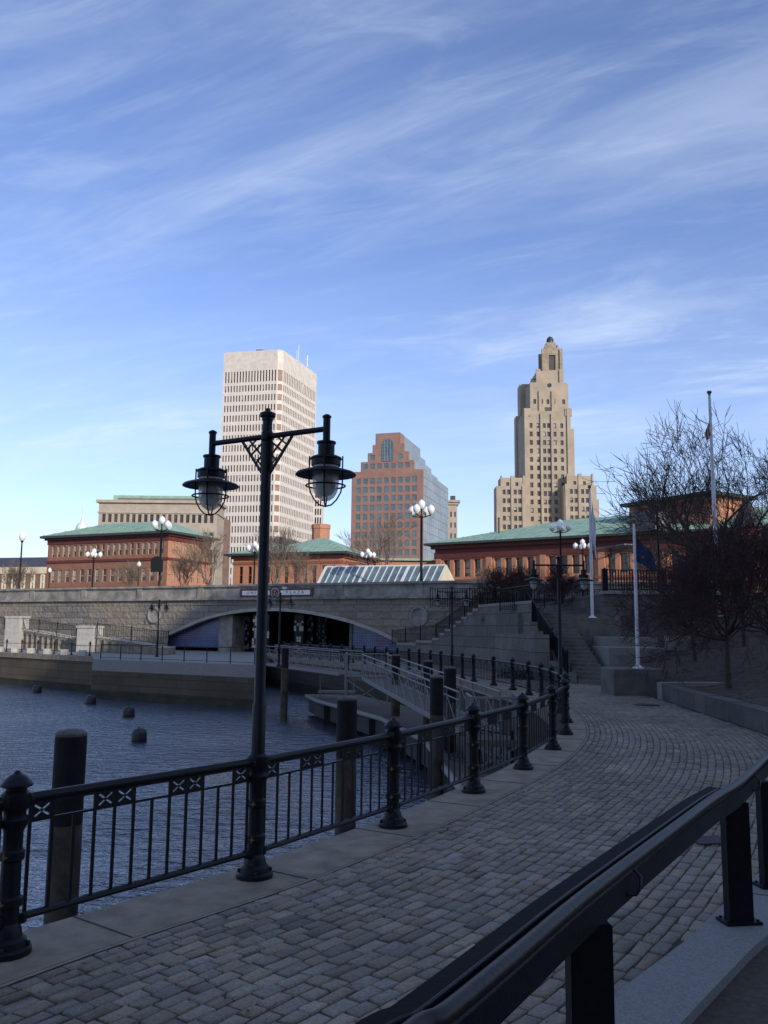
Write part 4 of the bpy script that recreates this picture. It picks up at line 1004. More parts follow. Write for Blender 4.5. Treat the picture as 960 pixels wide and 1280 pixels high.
# leaf litter on the bed
mb = MB(); q = random.Random(9)
for i in range(2600):
    y = q.uniform(14, 35); x = (xlim(min(y, 28.5)) + .5) + q.uniform(0, 6); z = .36 + (x - xlim(min(y, 28.5)) - .4) * .08 + max(0, y - 29) * .12 + .12 * noise.noise(Vector((x * .8, y * .8, 0))) + .02
    a = q.uniform(0, 6.3); s = q.uniform(.02, .05); dx, dy = math.cos(a) * s, math.sin(a) * s
    mb.quad((x - dx, y - dy, z), (x + dy, y - dx, z + q.uniform(-.01, .02)), (x + dx, y + dy, z + q.uniform(0, .02)), (x - dy, y + dx, z))
tag(mb.build('leaf_litter', mat('dead_leaf', (.07, .045, .028), .9, 0, .5, 4)), 'scattered brown dead leaves lying on the planting bed', 'leaves', kind='stuff')

# ------------------------------------------------------------------ flagpoles
def flagpole(px, pyb, pyt, Y, zb, r, label, flag):
    a_ = V(px, pyb, Y); zt = V(px, pyt, Y).z; root = empty('flagpole', label, 'flagpole', (a_.x, a_.y, zb), 'white flagpoles on the terraces')
    H = zt - zb; mb = MB(); mb.lathe((0, 0, 0), [(r, 0), (r * .95, H * .3), (r * .62, H * .97), (r * .55, H)], 14); mb.build('pole', 'polewhite', root)
    mb = MB(); mb.lathe((0, 0, 0), [(r * 2.8, 0), (r * 2.6, .03), (r * 1.5, .08), (r * 1.1, .12)], 16); mb.build('base_flange', 'polewhite', root)
    mb = MB(); mb.lathe((0, 0, H), [(r * .7, 0), (r * .7, .03), (r * .3, .05), (r * 1.0, .10), (r * 1.15, .15), (r * .9, .21), (.005, .24)], 12); mb.build('finial', 'gold', root)
    return root, H, a_
def cloth(root_loc, pts_fn, m, label, name='flag', nu=14, nv=16, th=.012):
    mb = MB(); vs = [pts_fn(i / nu, j / nv) for i in range(nu + 1) for j in range(nv + 1)]
    k = lambda i, j: i * (nv + 1) + j
    nver = len(vs); vs2 = [(x, y + th, z) for x, y, z in vs]
    fs = [(k(i, j), k(i + 1, j), k(i + 1, j + 1), k(i, j + 1)) for i in range(nu) for j in range(nv)]
    mb.add(vs, fs, 0, True); mb.add(vs2, [f[::-1] for f in fs], 0, True); o = mb.build(name, m); o.location = root_loc; tag(o, label, 'flag'); return o
r1, H1, p1 = flagpole(740.5, 773, 612, 41.6, 2.85, .078, 'white flagpole on the dark plinth above the stairs, pale flag hanging', 0)
r2, H2, p2 = flagpole(797.5, 829, 655, 31.2, .92, .072, 'white flagpole on the low olive plinth, flying a blue flag', 0)
r3, H3, p3 = flagpole(897, 735, 494, 42, 3.0, .11, 'tallest white flagpole rising behind the bushes in front of the big bare tree', 0)
def drape(w, h, top, fold, phase=0):
    def f(u, v):       # u across, v down: hanging limp, gathered
        x = u * w * (.35 + .65 * math.sin(min(1, v * 1.15) * math.pi * .6)); y = fold * math.sin(u * 9 + phase + v * 2) * (.4 + .6 * v)
        return (x + .06 + .05 * math.sin(v * 7), y, top - v * h - u * h * .38)
    return f
o = cloth((p2.x, p2.y, .92), drape(.72, .95, H2 - .45, .06), 'flagblue', 'dark blue flag hanging limp from the right hand pole')
b = MB(); N = 10
b.plate([(.28 + .05 * math.cos(2 * math.pi * k / N), -.075, H2 - 1.22 + .05 * math.sin(2 * math.pi * k / N)) for k in range(N)], (0, -1, 0), .012); b.build('gold_emblem', 'gold', o)
cloth((p1.x, p1.y, 2.85), drape(.22, 2.5, H1 - .15, .05, 1), 'flagwhite', 'pale flag hanging limp along the left flagpole')
def flag3():
    mb = [MB(), MB(), MB()]
    f = drape(-.36, 1.25, H3 - .75, .09, .5); nu, nv = 13, 14
    for i in range(nu):
        for j in range(nv):
            q_ = [f(i / nu, j / nv), f((i + 1) / nu, j / nv), f((i + 1) / nu, (j + 1) / nv), f(i / nu, (j + 1) / nv)]
            w = 2 if (j < 5 and i < 7) else (0 if i % 3 else 1)
            mb[w].quad(*q_)
    o = mb[0].build('flag', 'flagred'); o.location = (p3.x, p3.y, 3.0); tag(o, 'small red white and blue striped flag high on the tallest pole', 'flag')
    s_ = mb[1].build('white_stripes', 'flagwhite', o); c_ = mb[2].build('blue_canton', 'flagblue', o)
flag3()

# ------------------------------------------------------------------ foreground handrail on kerb
KZ = .06
mb = MB()
def resample(P, n):
    P = [Vector(p) for p in P]; L = [0]
    for i in range(1, len(P)): L.append(L[-1] + (P[i] - P[i - 1]).length)
    out = []
    for k in range(n + 1):
        s = L[-1] * k / n; i = 0
        while i < len(L) - 2 and L[i + 1] < s: i += 1
        t = (s - L[i]) / (L[i + 1] - L[i]); out.append(P[i].lerp(P[i + 1], t))
    return out
A_ = resample(cl, 60); B_ = resample(crr, 60)
for i in range(60):
    a, b, c, d = A_[i], A_[i + 1], B_[i + 1], B_[i]
    z0 = KZ
    mb.quad((*a, z0), (*d, z0), (*c, z0), (*b, z0)); mb.quad((*a, z0), (*b, z0), (*b, -.1), (*a, -.1)); mb.quad((*d, z0), (*d, -.35), (*c, -.35), (*c, z0))
struct(mb.build('granite_kerb', 'curb'))
mb = MB(); s_i = [12, 25, 38, 50]
for i in s_i: mb.bar((*A_[i], KZ + .001), (*B_[i], KZ + .001), .010, .006)
struct(mb.build('kerb_joints', 'mortar'))
mb = MB(); prev = None      # asphalt ramp right of the kerb
for i in range(61):
    c = B_[i]; z = -.10; far = Vector((8.3, max(c.y - 3, -2)))
    if prev: mb.quad((*prev[0], -.10), (*prev[1], -.10), (*far, -.10), (*c, -.10))
    prev = (c, far)
mb.quad((-1.5, -6, -.101), (9, -6, -.101), (9, 1.3, -.101), (-.45, 1.3, -.101))
struct(mb.build('asphalt_path', 'asphalt'))
mb = MB(); mb.prism([(8.3, -6), (8.7, -6), (8.7, 13), (8.3, 13)], -.1, .5); tag(mb.build('side_wall', 'ashlar_dark'), 'low dark stone wall on the right of the asphalt path', 'wall')
T_ = [G(470, 1330, 1.08), G(560, 1265, 1.08), G(650, 1190, 1.08), G(740, 1114, 1.08), G(849, 1031, 1.08), G(893, 998, 1.08), G(926, 977, 1.08), G(959, 946, 1.08)]
T_ = [Vector((-.9, .5, 1.08))] + T_
d_ = (T_[-1] - T_[-3]).normalized(); T_ += [T_[-1] + d_ * 1.2, T_[-1] + d_ * 2.6, T_[-1] + d_ * 4]
root = empty('handrail', 'dark double handrail on posts along the granite kerb in the right foreground', 'handrail', (0, 0, 0))
TT = [Vector(v) for v in T_]
def smooth(P, n=6):
    P = [P[0]] + P + [P[-1]]; out = []
    for i in range(1, len(P) - 2):
        for k in range(n): out.append(cr(P[i - 1], P[i], P[i + 1], P[i + 2], k / n))
    out.append(P[-1]); return out
SM = smooth(TT)
mb = MB(); mb.tube(SM, .031, 14); mb.build('handrail_tube', 'woodrail', root)
# wide beam to the left of the tube
def beamline(offL, z):
    out = []
    for i, p in enumerate(SM):
        a = SM[max(i - 1, 0)]; b = SM[min(i + 1, len(SM) - 1)]; d = (b - a); d.z = 0; d.normalize(); out.append(Vector((p.x - d.y * offL, p.y + d.x * offL, z)))
    return out
end = max(i for i, p in enumerate(SM) if p.y < 6.7)
mb = MB()
L1 = beamline(.02, 1.045); L2 = beamline(.20, 1.05); L3 = beamline(.02, .925); L4 = beamline(.20, .925)
for i in range(end):
    mb.quad(L1[i], L1[i + 1], L2[i + 1], L2[i]); mb.quad(L3[i], L3[i + 1], L1[i + 1], L1[i]); mb.quad(L2[i], L2[i + 1], L4[i + 1], L4[i]); mb.quad(L4[i], L4[i + 1], L3[i + 1], L3[i])
mb.quad(L1[end], L3[end], L4[end], L2[end])
mb.build('timber_beam', 'blackmatt', root)
L1 = beamline(-.012, 1.035); L3 = beamline(-.012, .92); L2 = beamline(.015, 1.035); L4 = beamline(.015, .92); mb = MB()
for i in range(len(SM) - 1):
    mb.quad(L1[i], L1[i + 1], L2[i + 1], L2[i]); mb.quad(L3[i], L3[i + 1], L1[i + 1], L1[i]); mb.quad(L2[i], L2[i + 1], L4[i + 1], L4[i]); mb.quad(L4[i], L4[i + 1], L3[i + 1], L3[i])
mb.build('back_plate', 'iron', root)
mb = MB(); lp = beamline(.10, 1.056); mb.tube(lp[:end], .010, 8); mb.build('inner_rail', 'iron', root)
def hpost(base, ang, label=None):
    g = MB(); g.box(-.095, .095, -.05, .05, .07, .93); bm2 = None
    o = g.build('post', 'iron', root); bm_ = bmesh.new(); bm_.from_mesh(o.data); bmesh.ops.bevel(bm_, geom=bm_.edges[:], offset=.006, segments=2, affect='EDGES'); bm_.to_mesh(o.data); bm_.free()
    o.location = (base[0], base[1], 0); o.rotation_euler = (0, 0, ang)
    f = MB(); f.box(-.14, .14, -.085, .085, KZ + .002, KZ + .022)
    for sx in (-.115, .115):
        for sy in (-.06, .06): f.lathe((sx, sy, KZ + .022), [(.012, 0), (.012, .012), (.004, .016)], 6)
    f.build('base_plate', 'iron', o)
    k = min(range(1, len(SM) - 1), key=lambda q_: (SM[q_].xy - Vector(base[:2])).length); k = min(k + 2, len(SM) - 2)
    p = SM[k]; d = (SM[k + 1] - SM[k - 1]).normalized(); n_ = Vector((d.y, -d.x, 0)); b_ = MB(); up_ = Vector((0, 0, 1))
    b_.tube([p + n_ * .012 - up_ * .13, p + n_ * .045 - up_ * .13 + d * .02, p + n_ * .062 - up_ * .10 + d * .04, p + n_ * .058 - up_ * .055 + d * .06, p + n_ * .025 - up_ * .028 + d * .07], .009, 8)
    b_.build('curved_bracket', 'woodrail', root)
pb = G(924, 1153, KZ); hpost((pb.x, pb.y), R(8))
pb2 = G(966, 1108, KZ); hpost((pb2.x, pb2.y), R(8))
v_ = V(735, 1150, 4.0); hpost((v_.x, v_.y), R(6)); hpost((-.75, 1.0), R(30))
# covers in the paving
g_ = G(886, 1050, .02); mb = MB(); mb.box(-.2, .2, -.16, .16, -.01, .012); o = mb.build('drain_cover', 'plate'); o.location = (g_.x, g_.y, .014); o.rotation_euler = (0, 0, R(12)); tag(o, 'small square rusty iron cover set in the setts near the kerb', 'drain cover')
g_ = G(808, 881, .02); mb = MB(); mb.lathe((0, 0, 0), [(.38, 0), (.38, .015), (.33, .022)], 20); o = mb.build('manhole_cover', 'plate'); o.location = (g_.x, g_.y, .012); tag(o, 'dark round manhole cover in the distant setts near the planter', 'manhole cover')

# ------------------------------------------------------------------ bare trees
def grow(mb, p, d, L, r, lev, q, spread=.55, upb=.12, nk=(2, 3), rmin=.004, wig=.16, maxlev=6, twigscale=.72):
    segs = 3 if lev < maxlev - 1 else 2; pts_ = [p.copy()]; rr = [r]; dd = d.copy(); kids = []
    for i in range(segs):
        dd = (dd + Vector((q.gauss(0, wig), q.gauss(0, wig), q.gauss(0, wig) + upb))).normalized(); p = p + dd * (L / segs); pts_.append(p.copy()); rr.append(max(rmin * .6, r * (1 - .45 * (i + 1) / segs)))
        if lev < maxlev and i < segs - 1 and lev > 0 and q.random() < .6: kids.append((p.copy(), dd.copy(), rr[-1] * .6))
    mb.tube(pts_, rr, 7 if lev < 2 else (4 if lev < 4 else 3), 0, False)
    if lev >= maxlev: return
    n = q.randint(*nk)
    for k in range(n): kids.append((p.copy(), dd.copy(), rr[-1] * (.9 if k == 0 else .7)))
    for (kp, kd, kr) in kids:
        a = q.uniform(0, 2 * math.pi); t = abs(q.gauss(spread, .15)); s = kd.cross(Vector((math.cos(a), math.sin(a), .3))).normalized()
        nd = (kd * math.cos(t) + s * math.sin(t)).normalized()
        grow(mb, kp, nd, L * q.uniform(twigscale - .1, twigscale + .08), max(kr, rmin), lev + 1, q, spread, upb, nk, rmin, wig, maxlev, twigscale)
def tree(name, label, loc, h_trunk, r, limbs, limbL, seed, m, maxlev=5, cat='tree', group=None, spread=.5, upb=.1, tilt=(.5, 1.1), rmin=.008, nk=(2, 3), twig=.74):
    q = random.Random(seed); root = empty(name, label, cat, loc, group)
    t = MB(); top = Vector((q.uniform(-.1, .1) * h_trunk, q.uniform(-.1, .1) * h_trunk, h_trunk)); t.tube([(0, 0, -.2), (0, 0, 0), top * .5, top], [r * 1.4, r * 1.15, r * .9, r * .75], 10); t.build('trunk', 'bark' if m == 'redtwig' else m, root)
    c = MB()
    for k in range(limbs):
        a = 2 * math.pi * (k + q.uniform(-.2, .2)) / limbs; ti = q.uniform(*tilt) if k else .1
        d = Vector((math.cos(a) * math.sin(ti), math.sin(a) * math.sin(ti), math.cos(ti)))
        grow(c, top * q.uniform(.8, 1) if k else top.copy(), d, limbL * q.uniform(.85, 1.1), r * q.uniform(.42, .6), 1, q, spread, upb, nk, rmin, .15, maxlev, twig)
    c.build('crown', m, root); return root
tb = V(873, 740, 50)
tree('bare_tree', 'large leafless spreading tree behind the tallest flagpole on the right', (tb.x + 1.2, 50, 4.2), 1.5, .32, 8, 3.0, 57, 'bark', 6, spread=.50, upb=.05, tilt=(.55, 1.3), rmin=.017, nk=(2, 2), twig=.79)
tb = V(990, 740, 52); tree('bare_tree', 'second leafless tree partly outside the right edge of the picture', (tb.x, 52, 4.2), 2.2, .2, 5, 2.6, 23, 'bark', 6, rmin=.013, nk=(2, 2), twig=.78)
for i, (px, Y, pyt, lab, ht) in enumerate(((345, 112, 660, 'leafless street tree before the middle brick building, right of the main lamp', 7), (262, 112, 675, 'leafless street tree at the right end of the left brick building', 6), (480, 118, 640, 'tallest leafless street tree before the pink stepped office tower', 9),
                              (815, 70, 680, 'pale twiggy leafless tree just right of the blue flag', 5), (20, 118, 705, 'low leafless street tree at the far left behind the bridge', 4), (232, 118, 695, 'small leafless street tree behind the five globe lamp', 5), (160, 122, 705, 'thin leafless street tree before the left brick facade', 4), (385, 120, 690, 'thin leafless street tree left of the glass skylight', 5), (610, 108, 705, 'small leafless tree before the long orange station facade', 4))):
    b_ = V(px, 740, Y); zt = V(px, pyt, Y).z; H = zt - 4.9
    tree('street_tree', lab, (b_.x, Y, 4.9), H * .22, .02 * H, 5, H * .30, 40 + i, 'barkpale', 5, group='leafless street trees beyond the bridge', spread=.42, upb=.12, tilt=(.25, .75), rmin=.02, twig=.74)
# dense red-twigged small trees on the right
def densetree(label, px, Y, zb, r, h, seed, limbs=9, L=1.1, ml=5):
    b_ = V(px, 800, Y); return tree('red_twig_tree', label, (b_.x, Y, zb), h, r, limbs, L, seed, 'redtwig', ml, group='dense red twigged small trees', spread=.62, upb=.05, tilt=(.3, 1.5), rmin=.009, nk=(3, 3), twig=.77)
densetree('dense dark red twigged tree over the planting bed, nearest the planter wall', 908, 27.0, .7, .09, 1.5, 5, 10, 1.25)
densetree('dense dark red twigged tree at the right edge of the picture', 965, 29.0, .8, .09, 1.7, 6, 10, 1.3)
densetree('dark red twigged tree in front of the terrace fence', 868, 33.5, 1.1, .08, 1.4, 8, 9, 1.1)
densetree('dark red twigged tree behind the others against the brick building', 930, 36, 1.4, .09, 2.0, 9, 10, 1.4)
densetree('low reddish shrub on the landing behind the far lamp, above the granite wall', 655, 47, 3.6, .04, .4, 14, 9, .62, 5)
densetree('low reddish shrub near the top of the dark stairs', 700, 52, 3.2, .04, .5, 15, 9, .8, 5)
densetree('low reddish shrub on the landing left of the lamp at the railing bend', 628, 49, 3.6, .04, .3, 16, 9, .7, 5)
def shrub(label, px, Y, z, r, seed):
    q = random.Random(seed); b_ = V(px, 800, Y); mb = MB()
    for i in range(900):
        v = Vector((q.gauss(0, 1), q.gauss(0, 1), q.gauss(0, 1))).normalized() * (r * q.uniform(.4, 1)); v.z = abs(v.z) * .7; s = q.uniform(.03, .06); a = Vector((q.gauss(0, 1), q.gauss(0, 1), q.gauss(0, 1))).normalized(); b = a.cross(Vector((0, 0, 1))).normalized()
        mb.quad(v - a * s, v + b * s * .5, v + a * s, v - b * s * .5)
    root = empty('evergreen_shrub', label, 'shrub', (b_.x, b_.y, z), 'small evergreen shrubs by the stairs'); mb.build('foliage', 'shrub', root)
    st = MB()
    for k in range(5): st.tube([(0, 0, -.1), (q.uniform(-.5, .5) * r, q.uniform(-.5, .5) * r, r * .5)], .015, 4)
    st.build('stems', 'bark', root)
shrub('dark evergreen shrub behind the far railing at the foot of the granite wall', 637, 41, 0, .9, 1)
shrub('smaller dark evergreen shrub beside the stepped cheek wall', 656, 40, 0, .65, 2)

# ------------------------------------------------------------------ globe street lamps
def make_cluster():
    root = empty('globe_lamp', 'x', 'street lamp', group='five globe street lamps')
    p = MB(); p.lathe((0, 0, 0), [(.22, 0), (.22, .3), (.14, .5), (.10, .9), (.08, 5.6), (.12, 5.65), (.05, 5.8), (.05, 6.1), (.09, 6.2)], 12); p.build('pole', 'pole_dark', root)
    a = MB()
    for k in range(2): t = k * math.pi / 2 + .5; a.tube([(-.72 * math.cos(t), -.72 * math.sin(t), 5.75), (0, 0, 5.6), (.72 * math.cos(t), .72 * math.sin(t), 5.75)], .035, 6)
    a.build('arms', 'pole_dark', root)
    prof = [(.09, 0), (.19, .10), (.25, .24), (.26, .36), (.21, .50), (.10, .59), (.04, .63), (.01, .67)]
    for k in range(5):
        if k == 4: x = y = 0; z = 6.2
        else: t = k * math.pi / 2 + .5; x, y, z = .72 * math.cos(t), .72 * math.sin(t), 5.8
        g = MB(); g.lathe((x, y, z), prof, 12); g.build('globe', 'globe', root); 
    return root
def make_single():
    root = empty('single_globe_lamp', 'x', 'street lamp', group='single globe street lamps')
    p = MB(); p.lathe((0, 0, 0), [(.2, 0), (.2, .3), (.1, .5), (.065, 5.6), (.12, 5.7), (.14, 5.8)], 12); p.build('pole', 'pole_dark', root)
    g = MB(); g.lathe((0, 0, 5.8), [(.12, 0), (.24, .12), (.30, .32), (.28, .52), (.17, .68), (.06, .76), (.02, .9)], 14); g.build('globe', 'globe', root); return root
cl_ = make_cluster(); first = True
for (px, pyt, Y, zb, lab) in ((527, 622, 78.5, 4.9, 'five globe street lamp on the bridge in front of the pink stepped tower'), (203, 643, 91, 4.9, 'five globe street lamp on the bridge before the corner of the left brick building'),
                          (118, 684, 118, 4.9, 'pale globe cluster lamp before the middle of the left brick facade'), (700, 647, 70, 4.9, 'globe cluster lamp rising behind the lamp at the railing bend'), (728, 672, 92, 4.9, 'globe cluster lamp left of the left flagpole before the station'),
                          (319, 675, 108, 4.9, 'globe cluster lamp just left of the main lamp pole'), (460, 684, 112, 4.9, 'globe cluster lamp above the left half of the glass skylight')):
    t = V(px, pyt, Y); H = t.z - zb; place(cl_, first, (t.x, t.y, zb), px * .01, lab, H / 6.98); first = False
sg = make_single(); first = True
for (px, pyt, Y, zb, lab) in ((28.5, 664, 102, 4.9, 'single globe lamp standing alone at the far left against the sky'), (820.5, 615, 55, 4.2, 'single globe lamp on the terrace in front of the grey louvre box'), (174, 701, 125, 4.9, 'small single globe lamp before the left brick facade'), (62.5, 709, 125, 4.9, 'small single globe lamp at the left end of the brick building')):
    t = V(px, pyt, Y); H = t.z - zb; place(sg, first, (t.x, t.y, zb), 0, lab, H / 6.7); first = False
t = V(196, 706, 90.3); mb = MB(); mb.box(-.62, .62, -.12, .12, -.75, .4); mb.plate([(.62 * math.cos(math.pi * k / 8), -.12, .4 + .5 * math.sin(math.pi * k / 8)) for k in range(9)], (0, -1, 0), .24)
o = mb.build('sign_board', 'pole_dark'); o.location = t; tag(o, 'black round topped sign board on the five globe lamp pole at left', 'sign')

# ------------------------------------------------------------------ skylight
def skylight():
    root = empty('glass_skylight', 'long sloping glass skylight with white bars above the bridge parapet', 'skylight', (0, 0, 0))
    Y = 86
    fl, fr = V(397, 731, 87), V(546, 731, 82); rl, rr_ = V(408, 709, 90.5), V(557, 707, 85.5); br_ = V(571, 731, 89)
    bl = fl + (br_ - fr)
    mb = MB(); mb.quad(fl, fr, rr_, rl); mb.quad(rl, rr_, br_, bl); mb.build('glass_slope', 'skyglass', root)
    nrm = (fr - fl).cross(rl - fl).normalized(); fb = MB(); n = 17
    for k in range(n + 1):
        a = fl.lerp(fr, k / n) + nrm * .05; b = rl.lerp(rr_, k / n) + nrm * .05; w = .26 if k % 6 == 0 else .085; fb.bar(a, b, w, .1, 0, nrm)
    for t in (.0, 1.0): fb.bar(fl.lerp(rl, t) + nrm * .05, fr.lerp(rr_, t) + nrm * .05, .09 if t in (.36, .68) else .22, .08, 0, nrm)
    fb.build('glazing_bars', 'whiteframe', root)
    g = MB(); g.plate([fr + Vector((.15, 0, 0)), br_, rr_ + Vector((.1, 0, .1))], (.5, -.8, 0), .3); g.build('gable_end', 'cream', root)
    g = MB(); g.plate([fl + Vector((-.1, -.05, 0)), bl, rl + Vector((-.1, 0, .1))], (-.5, -.8, 0), .3); g.build('gable_end', 'cream', root)
skylight()

# ------------------------------------------------------------------ buildings
def hull(mb, P, z0, z1, skip=(), m=0, top=True):
    n = len(P)
    for i in range(n):
        if i in skip: continue
        a, b = P[i], P[(i + 1) % n]; mb.quad((a[0], a[1], z0), (b[0], b[1], z0), (b[0], b[1], z1), (a[0], a[1], z1), m)
    if top: mb.poly([(p[0], p[1], z1) for p in P], m)
def xy(v): return Vector((v[0], v[1]))

# white office tower
def office_tower():
    H = 128.0; L, C, Rr = xy(G(280, 441, H)), xy(G(352.5, 436.5, H)), xy(G(396, 468, H)); D = L + Rr - C
    root = empty('office_tower', 'tall white precast office tower with rows of narrow dark windows', 'tower', (0, 0, 0))
    W = []; mb = MB(); lf = (C - L).length; lr = (Rr - C).length
    ch = 1.9   # chamfered corner
    u1 = (C - L).normalized(); u2 = (Rr - C).normalized(); Ca = C - u1 * ch; Cb = C + u2 * ch
    band = 9.4; fl = 4.62; nf = 24; zw = H - band
    rows = []; z = 5.0; zz = zw - 5.2; rows = [(zz, zw)]
    k = 0; zz -= fl
    while zz > 6: rows.append((zz + .25, zz + 3.15)); zz -= fl
    rows = rows[::-1]
    facade(mb, W, L, Ca, 4.9, zw, grid(18, lf - ch, .6, .3, .52), rows, .45)
    facade(mb, W, Cb, Rr, 4.9, zw, grid(20, lr - ch, .3, .8, .60), rows, .3)
    facade(mb, W, Ca, Cb, 4.9, zw, grid(1, (Cb - Ca).length, .1, .1, .86), rows, .15, wm=1)
    hull(mb, [Rr, D, L], 4.9, zw, skip=(2,), top=False)
    mb.build('wall', 'tower', root)
    t = MB(); P = [L, Ca, Cb, Rr, D]; hull(t, P, zw, H); t.build('parapet_band', 'towerstain', root)
    windows(W, root, ['brownglass', 'bronze'], 98, blind=.06, bm='glassblind')
    t = MB(); c0 = (L + C) / 2; t.box(c0.x + 1, c0.x + 4.5, c0.y + 3, c0.y + 8, H, H + 1.8); t.build('roof_plant', 'louver', root)
    t = MB(); e = C.lerp(Rr, .45); t.tube([(e.x, e.y, H), (e.x, e.y, H + 8)], .15, 5); t.tube([(e.x - 1, e.y + 2, H), (e.x - 1, e.y + 2, H + 6)], .12, 5); e = C.lerp(Rr, .7); t.tube([(e.x, e.y, H), (e.x, e.y, H + 6)], .3, 5); t.tube([(e.x - 1, e.y, H + 4), (e.x + 1, e.y, H + 4)], .12, 5); t.build('antenna', 'whiteframe', root)
office_tower()

def simple_block(name, label, cat, px0, px1, pyt, Y, depth, m, wm, ncol, z_first, fl, wh, frac=.45, nrow=None, rz=0.0, z0=4.9, frame=None, extra=None, blind=0, bm=None, nmax=98):
    a = V(px0, pyt, Y); b = V(px1, pyt, Y); H = (a.z + b.z) / 2
    c = Vector((math.cos(rz), math.sin(rz))); w = (b.x - a.x); A = xy(a); B = A + c * w; Cn = B + Vector((-c.y, c.x)) * depth; D = A + Vector((-c.y, c.x)) * depth
    root = empty(name, label, cat, (0, 0, 0)); mb = MB(); W = []
    rows = []; z = H - z_first
    while z - wh > z0 + 1 and (nrow is None or len(rows) < nrow): rows.append((z - wh, z)); z -= fl
    rows = rows[::-1]
    facade(mb, W, A, B, z0, H, grid(ncol, w, w * .02, w * .02, frac), rows, .35)
    nc2 = max(1, round(depth / (w / ncol)))
    facade(mb, W, D, A, z0, H, grid(nc2, depth, depth * .04, depth * .04, frac), rows, .35)
    facade(mb, W, B, Cn, z0, H, grid(nc2, depth, depth * .04, depth * .04, frac), rows, .35)
    hull(mb, [Cn, D], z0, H, skip=(1,), top=False); mb.poly([(p.x, p.y, H) for p in (A, B, Cn, D)])
    mb.build('wall', m, root); windows(W, root, [wm], nmax, blind=blind, bm=bm)
    return root, A, B, Cn, D, H
# pale federal office behind
root, A, B, Cn, D, H = simple_block('government_office', 'pale beige stone office block rising behind the green roof at left', 'building', 124, 272, 629, 270, 12, 'beige', 'brownglass', 19, 3.6, 5.6, 2.6, .58, rz=0)
mb = MB(); mb.box(A.x - .8, B.x + .8, A.y - .8, A.y + 12.8, H, H + .9); mb.box(A.x - .3, B.x + .3, A.y - .3, A.y + 12.4, H - 3.3, H - 2.9); mb.build('cornice', 'beige', root)
a, b = V(142, 619, 276), V(245, 617, 276); mb = MB(); mb.box(a.x, b.x + 6, 276, 292, H + .9, a.z); mb.build('penthouse', 'copper', root)
mb = MB(); mb.box(a.x + 2, a.x + 34, 274.2, 276, H + .9, H + 2.2); mb.build('roof_plant', 'louver', root)
simple_block('brown_office', 'dark brown office block squeezed between beige block and white tower', 'building', 256, 276, 643, 300, 20, 'bronze', 'glassdark', 5, 2, 4, 2.4, .6)
simple_block('slab_tower', 'pale gridded office slab showing at the right edge of the white tower', 'building', 384, 403, 612, 430, 12, 'tower', 'glassdark', 6, 1, 4.4, 3.2, .62)
# small white cupola
v = V(102.5, 664, 240); root = empty('cupola', 'small white domed cupola with spire left of the beige block', 'cupola', (v.x, v.y, 4.9)); z = v.z - 4.9
mb = MB(); mb.lathe((0, 0, 0), [(2.3, 0), (2.3, z - 1), (2.5, z - .9), (2.5, z - .5), (1.9, z - .3), (1.9, z + .6)], 8, 0, False); mb.build('drum', 'whiteframe', root)
mb = MB(); mb.lathe((0, 0, z), [(1.9, .6), (1.7, 1.4), (1.2, 2.1), (.7, 2.5), (.5, 3.2), (.2, 4), (.12, 7.5), (.02, 8)], 10); mb.build('dome', 'whiteframe', root)
# narrow ornate tower right of stepped office
root, A, B, Cn, D, H = simple_block('narrow_stone_building', 'narrow ornate stone building at the right edge of the pink tower', 'building', 556, 571.5, 628, 360, 14, 'beige', 'glassdark', 3, 4, 4.6, 2.2, .4)
mb = MB(); mb.box(A.x - 1, B.x + 1.2, A.y - 1.2, A.y + 15, H, H + .9); mb.box(A.x - .5, B.x + .6, A.y - .6, A.y + 14.5, H - 1, H); mb.build('cornice', 'beige', root)
mb = MB(); mb.box(B.x - 2.6, B.x - .6, A.y + 2, A.y + 5, H + .9, H + 3.2); mb.build('chimney', 'dome', root)

